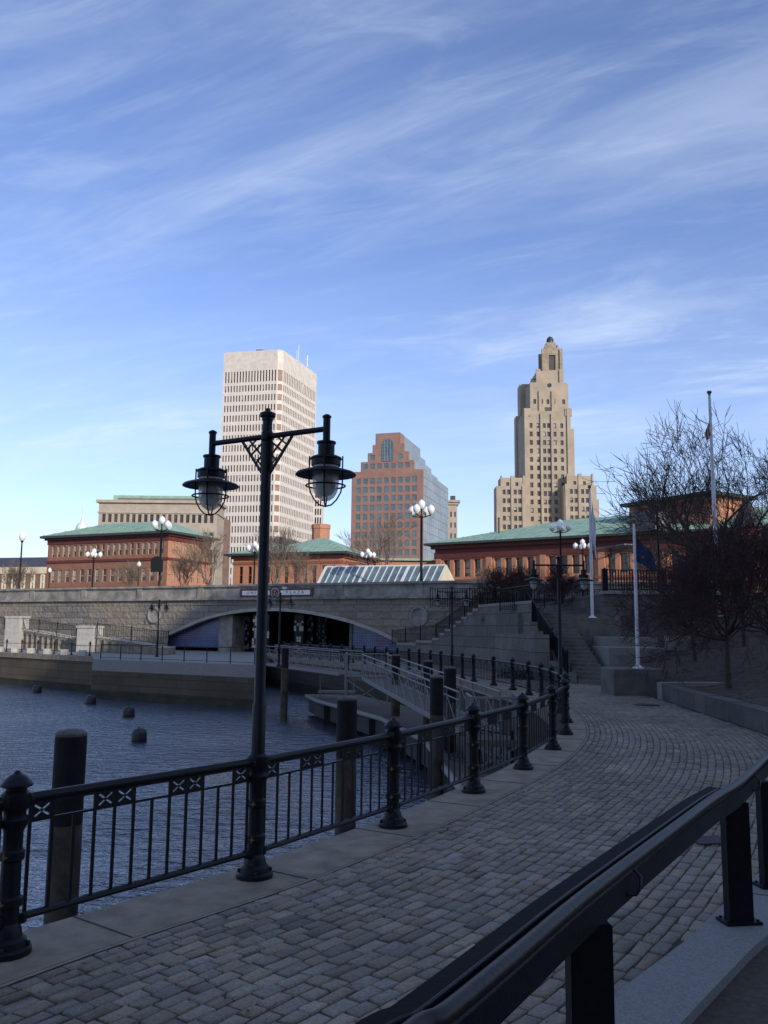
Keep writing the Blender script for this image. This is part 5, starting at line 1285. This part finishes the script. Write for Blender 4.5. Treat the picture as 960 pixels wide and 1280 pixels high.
# pink stepped office tower
def stepped():
    C = xy(V(527, 700, 300)); R_ = Vector((12.4, 41)); v = R_.normalized(); u = Vector((-v.y, v.x))        # u goes left
    if u.x > 0: u = -u
    root = empty('stepped_office_tower', 'pink granite stepped office tower with arched top window and blue glass side', 'tower', (0, 0, 0))
    def P(a, b): return C + u * a + v * b
    wall = MB(); glass = MB(); W = []; zz = lambda py, px=520: V(px, py, 303).z
    lv = [(0, 26.2, zz(588), 43), (3.4, 22.8, zz(576), 39), (5.3, 20.2, zz(565), 36), (7.0, 18.4, zz(555), 33), (8.3, 17.3, zz(541), 30)]
    z0 = 4.9; colsp = 2.62; prevz = z0; allc = [1.1 + .62 + colsp * k for k in range(9)]
    for i, (a, b, z1, dp) in enumerate(lv):
        L = b - a; P0, P1 = P(b, 0), P(a, 0)
        if i < 4:
            rows = []
            if i == 0:
                z = z1 - 2.6
                while z - 2.1 > z0 + 1: rows.append((z - 2.1, z)); z -= 3.25
                rows = rows[::-1]
            else: rows = [(z1 - 2.7, z1 - .8)]
            cols = []
            for c in allc:
                cc = b - (26.2 - c - .0)         # measure from left
                cc = c - (26.2 - b)
                if cc > .3 and cc + 1.5 < L - .3:
                    if i >= 2 and 6.8 < c - (0) < 17.2 and i < 4 and 8.4 < 26.2 - c < 17.6: continue
                    cols.append((cc - .1, cc + 1.6))
            facade(wall, W, P0, P1, prevz, z1, cols, rows, .18)
        else: facade(wall, W, P0, P1, prevz, z1, [], [], .2)
        # set the stepped volume back behind: glass sides
        glass.quad((*P(a, 0), prevz), (*P(a, dp), prevz), (*P(a, dp), z1), (*P(a, 0), z1)); glass.quad((*P(b, dp), prevz), (*P(b, 0), prevz), (*P(b, 0), z1), (*P(b, dp), z1)); glass.quad((*P(a, dp), prevz), (*P(b, dp), prevz), (*P(b, dp), z1), (*P(a, dp), z1))
        wall.poly([(*P(a, 0), z1), (*P(a, dp), z1), (*P(b, dp), z1), (*P(b, 0), z1)])
        # pink return strip at the front edge of each side
        for s, sg in ((a, -1), (b, 1)):
            q_ = [P(s, 0), P(s, 2.2 if i < 4 else 6)]; o = u * (sg * .12); wall.add([(*(q_[0] + o), prevz), (*(q_[1] + o), prevz), (*(q_[1] + o), z1), (*(q_[0] + o), z1)], [(0, 1, 2, 3)])
        prevz = z1
    wall.build('granite_front', 'pinkgran', root); glass.build('glass_side', 'bluglass', root)
    mu = MB(); z = z0 + 3
    while z < lv[0][2]: mu.bar((*P(-.06, 2.3), z), (*P(-.06, 43), z), .05, .10); z += 3.25
    for k in range(1, 14): mu.bar((*P(-.05, 2.3 + 3 * k), z0), (*P(-.05, 2.3 + 3 * k), lv[0][2]), .04, .06)
    mu.build('mullions', 'mullion', root)
    windows(W, root, ['glassteal'], 98)
    # arched window
    ac = 12.85; zb, zs, rr = zz(576), zz(556), 2.2
    pts_ = [P(ac + rr, -.12), P(ac - rr, -.12)]; poly_ = [(*pts_[0], zb), (*pts_[1], zb)] + [(*P(ac - rr * math.cos(math.pi * k / 10), -.12), zs + rr * math.sin(math.pi * k / 10)) for k in range(11)]
    aw = MB(); aw.poly(poly_); ao = aw.build('arched_window', 'glassteal', root)
    mm = MB()
    for k in (-1, 0, 1): mm.bar((*P(ac + k * 1.1, -.2), zb), (*P(ac + k * 1.1, -.2), zs + (2.1 if k == 0 else 1.7)), .14, .1)
    for k in range(6): mm.bar((*P(ac + rr, -.2), zb + k * 1.25), (*P(ac - rr, -.2), zb + k * 1.25), .14, .1)
    mm.build('glazing_bars', 'mullion', ao)
stepped()

# art deco skyscraper
def deco():
    root = empty('art_deco_skyscraper', 'tall stepped beige art deco skyscraper topped by a dark lantern dome', 'tower', (0, 0, 0))
    mb = MB(); W = []; tm = MB()
    colpx = [663.5, 672.2, 680, 685.4, 693.2, 701.8]
    def vol(px0, px1, pyt, Y, depth, cols_px=(), rows_py=(), pyb=None, wpx=3.7, hpx=6.0, target=None, z0=None, crenel=0):
        t = target or mb; a, b = V(px0, pyt, Y), V(px1, pyt, Y); z1 = a.z; zb = z0 if z0 is not None else 4.9
        cols = [(V(c - wpx / 2, pyt, Y).x - a.x, V(c + wpx / 2, pyt, Y).x - a.x) for c in cols_px]
        rows = sorted([(V(680, r_ + hpx / 2, Y).z, V(680, r_ - hpx / 2, Y).z) for r_ in rows_py])
        A, B = Vector((a.x, Y)), Vector((b.x, Y)); Cn = Vector((b.x, Y + depth)); D = Vector((a.x, Y + depth))
        facade(t, W, A, B, zb, z1, cols, rows, .5); hull(t, [B, Cn, D, A], zb, z1, skip=(3,), top=False); t.poly([(A.x, A.y, z1), (B.x, B.y, z1), (Cn.x, Cn.y, z1), (D.x, D.y, z1)])
        if crenel:
            w = (b.x - a.x)
            for k in range(crenel + 1):
                x = a.x + (w - .0) * k / crenel; t.box(max(a.x, x - .8), min(b.x, x + .8), Y - .35, Y + 1.2, z1 - 5, z1 + .9)
        return a.x, b.x, z1
    rows = [532 + 10.62 * k for k in range(12)]
    vol(656, 713, 513.5, 380, 22, colpx, rows)
    rw = [615.5 + 10.95 * k for k in range(5)]
    vol(620.5, 656.5, 607.5, 373, 9, (630, 635.6, 644, 649.5), rw); vol(625.5, 656, 597, 376, 8, (634.5, 646), (605.5,), crenel=2, hpx=4.5, z0=60)
    vol(704.5, 745.5, 606.5, 373, 40, (714, 719.6, 728, 733.8), [614 + 10.95 * k for k in range(5)]); vol(708, 741.5, 594.5, 376, 34, (718.3, 730.3), (603.3,), crenel=2, hpx=4.5, z0=60)
    vol(741, 748.5, 624, 398, 14); vol(712, 717.5, 536, 388, 24)
    vol(645, 660, 520, 401, 6); vol(650, 710, 480, 398, 8, z0=60)
    vol(662.5, 709.5, 478, 384, 26, (668, 676.5, 684.5, 692, 704), (502,), z0=80, wpx=3.4); vol(671, 704, 463.5, 387, 18, z0=100)
    # piers on the main shaft
    for px in (657.3, 675.8, 689.2, 710.5): a = V(px, 520, 380); wd = 1.6 if px in (657.3, 710.5) else .7; zt = V(px, 517 if wd < 1 else 511, 380).z; mb.box(a.x - wd / 2, a.x + wd / 2, 379.3, 380, 4.9, zt)
    for px in (640, 724, 653.8, 707.5): a = V(px, 607, 373); mb.box(a.x - .5, a.x + .5, 372.5, 373, 4.9, V(px, 605, 373).z)
    for px in (657, 661, 708.5, 712): a = V(px, 511, 380); mb.box(a.x - .9, a.x + .9, 379.6, 382, V(px, 520, 380).z, V(px, 510.5, 380).z)
    for px in (675, 691): a = V(px, 500, 384); mb.box(a.x - .7, a.x + .7, 383.3, 384, V(px, 515, 384).z, V(px, 489, 384).z)
    for px in (673, 702): a = V(px, 500, 387); mb.box(a.x - 1, a.x + 1, 386.3, 387, V(px, 480, 387).z, V(px, 461.8, 387).z)
    mb.build('wall', 'deco', root)
    # recessed panel band, wide window, round window
    t = MB(); a, b = V(681.5, 515, 379.8), V(690.5, 508, 379.8); 
    q0, q1 = V(681.5, 514, 383.9), V(690.5, 509, 383.9); t.box(q0.x, q1.x, 383.8, 384.2, q0.z, q1.z); t.build('wide_window', 'brownglass', root)
    q0 = V(687, 481.5, 383.9); t = MB(); t.plate([(q0.x + 1.0 * math.cos(2 * math.pi * k / 12), 383.85, V(687, 481.5, 383.9).z + 1.0 * math.sin(2 * math.pi * k / 12)) for k in range(12)], (0, -1, 0), .3); t.build('round_window', 'glassdark', root)
    # lantern
    Y = 391; cx = V(688, 450, Y + 4).x; z0 = V(688, 464, Y).z; z1 = V(688, 438, Y).z
    hw = (V(699, 450, Y).x - V(677, 450, Y).x) / 2
    l_ = MB(); LW = []
    A = [Vector((cx - hw, Y)), Vector((cx + hw, Y)), Vector((cx + hw, Y + 2 * hw)), Vector((cx - hw, Y + 2 * hw))]
    for i in range(4): facade(l_, LW, A[i], A[(i + 1) % 4], z0, z1, [(hw * .62, hw * 1.38)], [(z0 + .6, z1 - 2.2)], .7)
    l_.poly([(p.x, p.y, z1) for p in A])
    for p in A: l_.box(p.x - .7, p.x + .7, p.y - .7, p.y + .7, z0 - 2, z1 + .7)
    lo = l_.build('lantern', 'decodark', root); windows(LW, lo, ['brownglass'], 98, frame=.2, fm='beige')
    c2 = MB(); cc = (cx, Y + hw, z1); f = (V(688, 400, Y).z - V(688, 410, Y).z) / 10
    for (h0, h1, w) in ((0, 1.6, .82), (1.6, 3.2, .66), (3.2, 4.6, .52)): c2.box(cx - hw * w, cx + hw * w, Y + hw - hw * w, Y + hw + hw * w, z1 + h0, z1 + h1)
    for sx in (-1, 1):
        for sy in (-1, 1): c2.box(cx + sx * hw * .7 - .3, cx + sx * hw * .7 + .3, Y + hw + sy * hw * .7 - .3, Y + hw + sy * hw * .7 + .3, z1 + 1.6, z1 + 3)
    c2.build('stepped_crown', 'decodark', root)
    dm = MB(); dm.lathe((cx, Y + hw, z1 + 4.6), [(1.6, 0), (1.6, 1.3), (1.75, 1.4), (1.6, 2.2), (1.2, 3.0), (.5, 3.5), (.05, 3.7)], 16); dm.build('dome', 'dome', root)
    wd = [w for w in W]; windows(wd, root, ['brownglass'], 97, blind=.16, bm='glassblind')
    t = MB(); a = V(664, 478, 388); t.tube([(a.x, 388, a.z), (a.x, 388, a.z + 1.5), (a.x + 4, 388, a.z + 1.5), (a.x + 4, 388, a.z)], .3, 5); t.build('roof_rail', 'dome', root)
deco()

# ---- brick station-era buildings
def hiproof(root, P, ze, zr, inset, ridge, over=1.4, m='copper'):
    """P four corners (A,B,C,D), ridge: two points (Vector xy)"""
    cen = sum(P, Vector((0, 0))) / 4
    E = []
    n = len(P)
    for i in range(n):
        a, b, c = P[i - 1], P[i], P[(i + 1) % n]; d1 = (b - a).normalized(); d2 = (b - c).normalized(); E.append(b + (d1 + d2) * over)
    mb = MB(); r1, r2 = ridge
    e3 = [(*p, ze) for p in E]; R1, R2 = (*r1, zr), (*r2, zr)
    mb.poly([e3[0], e3[1], R2, R1]); mb.poly([e3[1], e3[2], R2]); mb.poly([e3[2], e3[3], R1, R2]); mb.poly([e3[3], e3[0], R1])
    ro = mb.build('roof', m, root)
    ed = E[1] - E[0]; LL = ed.length; ed.normalize(); inn = Vector((-ed.y, ed.x)); a1, a2 = sorted(((r1 - E[0]).dot(ed), (r2 - E[0]).dot(ed))); hd = (r1 - E[0]).dot(inn); a_ = .6; sm = MB()
    while a_ < LL - .3:
        fr = min(1, a_ / max(a1, .1), (LL - a_) / max(LL - a2, .1)); p0 = E[0] + ed * a_; p1 = p0 + inn * hd * fr
        sm.bar((*p0, ze + .03), (*p1, ze + (zr - ze) * fr + .03), .09, .09); a_ += 1.3
    sm.build('seams', 'copperseam', ro)
    g = MB(); g.poly([(*p, ze - .35) for p in E][::-1])
    for i in range(n): a, b = E[i], E[(i + 1) % n]; g.quad((*a, ze - .35), (*b, ze - .35), (*b, ze + .02), (*a, ze + .02))
    g.build('eaves', 'copperdark', ro)
    return ro, E
def bands(root, P, idx, specs):
    for (z0, z1, pr, m, nm) in specs:
        mb = MB()
        for i in idx:
            a, b = P[i], P[(i + 1) % len(P)]; u = (b - a).normalized(); n = Vector((u.y, -u.x)) * pr; e = u * (pr * .98)
            q_ = [a + n - e * 1, b + n + e * 1]
            mb.add([(*q_[0], z0), (*q_[1], z0), (*q_[1], z1), (*q_[0], z1), (*a, z0), (*b, z0), (*b, z1), (*a, z1)], [(0, 1, 2, 3), (3, 2, 6, 7), (4, 5, 1, 0), (0, 3, 7, 4), (1, 5, 6, 2)])
        mb.build(nm, m, root)
def left_brick():
    ZE = 17.0; L, C, Rr = xy(G(61, 671, ZE)), xy(G(211, 664, ZE)), xy(G(286, 672, ZE)); u = (C - L).normalized(); v = Vector((-u.y, u.x)); 
    Rr = C + v * (Rr - C).dot(v); D = L + v * (Rr - C).length; P = [L, C, Rr, D]
    root = empty('brick_office', 'long red brick building with green hip roof behind the bridge at left', 'building', (0, 0, 0))
    W = []; mb = MB(); lf = (C - L).length; lr = (Rr - C).length
    zs = [5.4, 9.6, 13.4]
    rows_low = [(5.9, 7.9), (9.3, 11.4)]
    facade(mb, W, L, C, 4.9, 12.9, grid(15, lf, .6, .6, .56), rows_low, .25); facade(mb, W, L, C, 12.9, ZE - .3, grid(20, lf, .6, .6, .58), [(13.5, 15.4)], .25)
    hull(mb, [Rr, D, L], 4.9, ZE - .3, skip=(2,), top=False); mb.build('wall', 'redbrick', root)
    mb = MB(); facade(mb, W, C, Rr, 4.9, 12.9, grid(6, lr, .9, .6, .36), rows_low, .25); facade(mb, W, C, Rr, 12.9, ZE - .3, grid(11, lr, .9, .5, .5), [(13.5, 15.4)], .25); mb.build('side_wall', 'orange', root)  # end wall of the same building, sunlight put into its brighter brick colour
    windows(W, root, ['glassdark'], 98, frame=.13, fm='beige', sash=True, blind=.75, bm='glassblind')
    c = (L + Rr) / 2; dd = (D - L).length / 2
    ro, E = hiproof(root, P, ZE, ZE + 2.5, 0, (L + u * dd * 1.3 + v * dd, C - u * dd * .9 + v * dd), 1.0)
    bands(root, P, (0, 1), ((12.55, 12.95, .18, 'darkred', 'string_course'), (15.6, ZE - .35, .12, 'darkred', 'frieze'), (16.3, ZE - .35, .45, 'darkred', 'cornice'), (8.1, 8.6, .10, 'brownstone', 'sill_band'), (4.9, 5.6, .18, 'brownstone', 'base_band')))
left_brick()
def mid_brick():
    ZE = 15.2
    C = xy(G(428, 690, ZE)); L = xy(G(292, 693, ZE)); u = (C - L).normalized(); v = Vector((-u.y, u.x)); lr = 17.0; Rr = C + v * lr; D = L + v * lr; P = [L, C, Rr, D]
    root = empty('brick_pavilion', 'orange brick pavilion with pyramid green roof left of the glass skylight', 'building', (0, 0, 0))
    W = []; mb = MB(); lf = (C - L).length
    facade(mb, W, L, C, 4.9, ZE - .3, grid(11, lf, .7, .7, .42), [(5.8, 8.0), (10.0, 13.0)], .3)
    facade(mb, W, C, Rr, 4.9, ZE - .3, grid(8, lr, .7, .7, .42), [(5.8, 8.0), (10.0, 13.0)], .3)
    hull(mb, [Rr, D, L], 4.9, ZE - .3, skip=(2,), top=False); mb.build('wall', 'orange', root)
    windows(W, root, ['glassdark'], 98, frame=.12, fm='brownstone', sash=True, blind=.15, bm='glassblind')
    zr = ZE + 3.4
    # pyramid on the right part, low hip on the left
    hiproof(root, [L, C, Rr, D], ZE, zr - .9, 0, (L + u * 5 + v * lr / 2, C - u * 8 + v * lr / 2), 1.3)
    hiproof(root, [C - u * 15, C, Rr, Rr - u * 15], ZE + .04, zr + .1, 0, (C - u * 8 + v * lr / 2, C - u * 7 + v * lr / 2), 1.35)
    bands(root, P, (0, 1), ((8.9, 9.5, .15, 'brownstone', 'string_course'), (13.3, 13.8, .12, 'brownstone', 'lintel_band'), (14.3, ZE - .35, .35, 'brownstone', 'cornice'), (4.9, 5.5, .15, 'brownstone', 'base_band')))
    c_ = xy(V(401, 670, 172)); zt = V(401, 656, 172).z; mb = MB(); mb.lathe((c_.x, c_.y, 4.9), [(1.8, 0), (1.8, zt - 5.9), (1.95, zt - 5.7), (1.95, zt - 4.9)], 8, 0, False); mb.build('chimney', 'orange', root)
    # link wing to the right of pavilion, behind the skylight
    a, b = V(478, 699, 150), V(548, 697, 150); 
mid_brick()
root, A, B, Cn, D, H = simple_block('low_brick_wing', 'low orange brick wing seen just above the glass skylight', 'building', 470, 560, 701, 160, 14, 'orange', 'glassdark', 12, 1.6, 5, 2.6, .4)
mb = MB(); mb.box(A.x - .6, B.x + .6, A.y - .6, A.y + 14, H, H + .4); mb.build('roof', 'copper', root)
# far left low brick with slate roof
def far_left():
    a, b = V(-40, 708, 175), V(66, 708, 170); root = empty('slate_roofed_building', 'low brick building with dark slate roof at the far left', 'building', (0, 0, 0)); A, B = xy(a), xy(b); v = Vector((0, 1)); D, Cn = A + v * 16, B + v * 16; z1 = V(30, 708, 172).z
    W = []; mb = MB(); L = (B - A).length; facade(mb, W, A, B, 4.9, z1, grid(8, L, 1, 1, .30), [(9.5, 12.3)], .2); hull(mb, [B, Cn, D, A], 4.9, z1, skip=(3,), top=False); mb.build('wall', 'neutral_office', root)
    windows(W, root, ['glassdark'], 98, frame=.3, fm='cream', sash=True, blind=.4, bm='glassblind')
    bands(root, [A, B, Cn, D], (0,), ((z1 - 1.5, z1, .2, 'cream', 'cornice'), (4.9, 8.6, .1, 'cream', 'stone_base'), (8.6, 8.9, .25, 'cream', 'string_course')))
    zr = V(30, 696.5, 180).z; mb = MB(); mb.add([(*(A + Vector((0, -.5))), z1), (*(B + Vector((0, -.5))), z1), (*(B + v * 8), zr), (*(A + v * 8), zr), (*Cn, z1), (*D, z1)], [(0, 1, 2, 3), (3, 2, 4, 5), (1, 4, 2), (0, 3, 5)]); mb.build('roof', 'slate', root)
far_left()
# long station building on the right
def station():
    ZE = 17.0; L = xy(G(545, 680, ZE)); F = xy(G(895, 661.5, ZE)); u = (F - L).normalized(); v = Vector((-u.y, u.x)); T = (F - L).length + 30; Rr = L + u * T; dp = 26; P = [L, Rr, Rr + v * dp, L + v * dp]
    root = empty('station_building', 'long orange brick station with green copper roof and dark red cornice', 'building', (0, 0, 0)); W = []; mb = MB()
    bay = 9.6; nb = int(T / bay); cols = []
    for k in range(nb):
        for j in range(4): s = k * bay + 1.5 + j * 1.95; cols.append((s, s + 1.22))
    cols_low = []
    for k in range(nb):
        for j in range(3): s = k * bay + 1.4 + j * 2.5; cols_low.append((s, s + 1.7))
    facade(mb, W, L, Rr, 9.6, ZE - .3, cols, [(11.2, 14.1)], .6); facade(mb, W, L, Rr, 4.9, 9.6, cols_low, [(5.9, 8.3)], .35)
    hull(mb, [P[1], P[2], P[3], P[0]], 4.9, ZE - .3, skip=(3,), top=False); mb.build('wall', 'orange', root)
    windows(W, root, ['glassdark'], 98, frame=.14, fm='brownstone', sash=True, blind=.12, bm='glassblind')
    hiproof(root, P, ZE, ZE + 4.6, 0, (L + u * 20 + v * dp / 2, Rr - u * 12 + v * dp / 2), 1.6)
    bands(root, P, (0,), ((14.35, 15.4, .25, 'darkred', 'frieze'), (15.4, ZE - .35, .12, 'darkred', 'upper_frieze'), (16.0, ZE - .36, .7, 'darkred', 'cornice'), (10.35, 10.75, .35, 'brownstone', 'sill_band'), (8.6, 8.9, .12, 'brownstone', 'string_course'), (4.9, 5.5, .2, 'brownstone', 'base_band')))
    pi_ = MB()
    for k in range(nb + 1):
        s = k * bay; n = Vector((u.y, -u.x)); a = L + u * (s + .1); b = L + u * (s + 1.1); q_ = [a, b, b + n * .3, a + n * .3]; pi_ = MB(); pi_.prism([(p.x, p.y) for p in q_[::-1]], 5.5, 14.34); pi_.build('pilaster', 'orange', root)
    # penthouse + louvre + small dormers
    A, B = V(787, 646, 137), V(888, 643, 124); d = (xy(B) - xy(A)).normalized(); nv = Vector((-d.y, d.x)); Pp = [xy(A), xy(B), xy(B) + nv * 9, xy(A) + nv * 9]; zt = V(783, 633.5, 137).z
    ph = MB(); hull(ph, Pp, ZE + .5, zt); po = ph.build('penthouse', 'orange', root); r_ = MB(); E = [Pp[0] - d * 1 - nv, Pp[1] + d - nv, Pp[2] + d + nv, Pp[3] - d + nv]; hull(r_, E, zt, zt + .5); r_.poly([(*p, zt) for p in E][::-1]); r_.build('penthouse_roof', 'copperdark', po)
    pw = MB(); Lp = (Pp[1] - Pp[0]).length; n = Vector((d.y, -d.x))
    for k in range(4): a = Pp[0] + d * (Lp * (.06 + .235 * k)) + n * .06; b = a + d * (Lp * .17); pw.quad((*a, zt - 2.5), (*b, zt - 2.5), (*b, zt - .5), (*a, zt - .5))
    pw.build('recess_panel', 'brownstone', po)
    a = V(787, 655, 128); b = V(819, 655, 124); zt2 = V(803, 640.5, 126).z; lv_ = MB(); d2 = (xy(b) - xy(a)).normalized(); n2 = Vector((-d2.y, d2.x)); Q = [xy(a), xy(b), xy(b) + n2 * 3, xy(a) + n2 * 3]; hull(lv_, Q, ZE, zt2); lo = lv_.build('louvre_box', 'louver', root)
    for px in (703, 632, 762): 
        c_ = V(px, 668, 138); bx = MB(); bx.box(c_.x - .8, c_.x + .8, c_.y - .4, c_.y + .8, c_.z - .3, c_.z + .6) if px == 703 else bx.lathe((c_.x, c_.y + 8, ZE + 1), [(.15, 0), (.15, 3.2), (.25, 3.3), (.05, 3.5)], 8); bx.build('roof_vent', 'copperdark', root)
    # white slanted canopy arm and lit lobby windows at street level
    for px in (812, 826, 838, 848): c_ = V(px, 722, 122); w_ = MB(); w_.box(c_.x - .55, c_.x + .55, -.02, .02, -.8, .8) if False else w_.box(-.5, .5, -.05, .05, -.7, .7); wo = w_.build('lit_window', 'warmlit', root); 
    k = 0
    for wo in [o for o in root.children if o.name.startswith('lit_window')]:
        s = (F - L).length - 13 + k * 3.4; p = L + u * s + Vector((u.y, -u.x)) * .32; wo.location = (p.x, p.y, 7.4); wo.rotation_euler = (0, 0, math.atan2(u.y, u.x)); k += 1
    return root
station()
# canopy with pale edge beside the station
a, b = V(742, 688, 104), V(786, 680.5, 98); mb = MB(); mb.bar(a, b, 1.2, .14); root = empty('canopy', 'pale sloping canopy roof in front of the station right of left flagpole', 'canopy', (0, 0, 0)); mb.build('roof', 'granite', root)
for p in (a, b, a.lerp(b, .5)):
    l_ = MB(); l_.bar((p.x, p.y, 4.2), (p.x, p.y, p.z - .1), .16, .16); l_.build('post', 'pole_dark', root)
# small dark pointed roof turret at right
v = V(934, 660, 110); root = empty('turret', 'dark pointed turret roof behind the big bare tree', 'turret', (v.x, v.y, 4.9)); mb = MB(); z = v.z - 4.9; mb.lathe((0, 0, 0), [(1.8, 0), (1.8, z)], 8, 0, False); mb.build('shaft', 'brownstone', root); mb = MB(); mb.lathe((0, 0, z), [(2.2, 0), (1.5, 1.2), (.1, 4.2)], 8, 0, False); mb.build('spire_roof', 'slate', root)

# ------------------------------------------------------------------ unseen tall blocks added behind the camera to shade the basin
def shade(name, label, x0, x1, y0, y1, h, nc):
    root = empty(name, label, 'building', (x0, y1, 0)); mb = MB(); W = []; A, B, Cn, D = Vector((x1 - x0, 0)), Vector((0, 0)), Vector((0, y0 - y1)), Vector((x1 - x0, y0 - y1))
    rows = [(3 + 4 * k, 5.2 + 4 * k) for k in range(int(h / 4) - 1)]
    facade(mb, W, A, B, -.1, h, grid(nc, x1 - x0, 2, 2, .5), rows, .3); hull(mb, [B, Cn, D, A], -.1, h, skip=(3,), top=False); mb.poly([(p.x, p.y, h) for p in (A, B, Cn, D)]); mb.build('wall', 'neutral_office', root)
    windows(W, root, ['glassdark'], 40)
shade('long_shade_block', 'unseen long brick block added behind the viewer to shade the basin', -8, 74, -75, -45, 46, 20)
shade('tall_shade_block', 'unseen tall brick block added behind the viewer to shade the bridge at right', 76, 140, -80, -45, 66, 16)
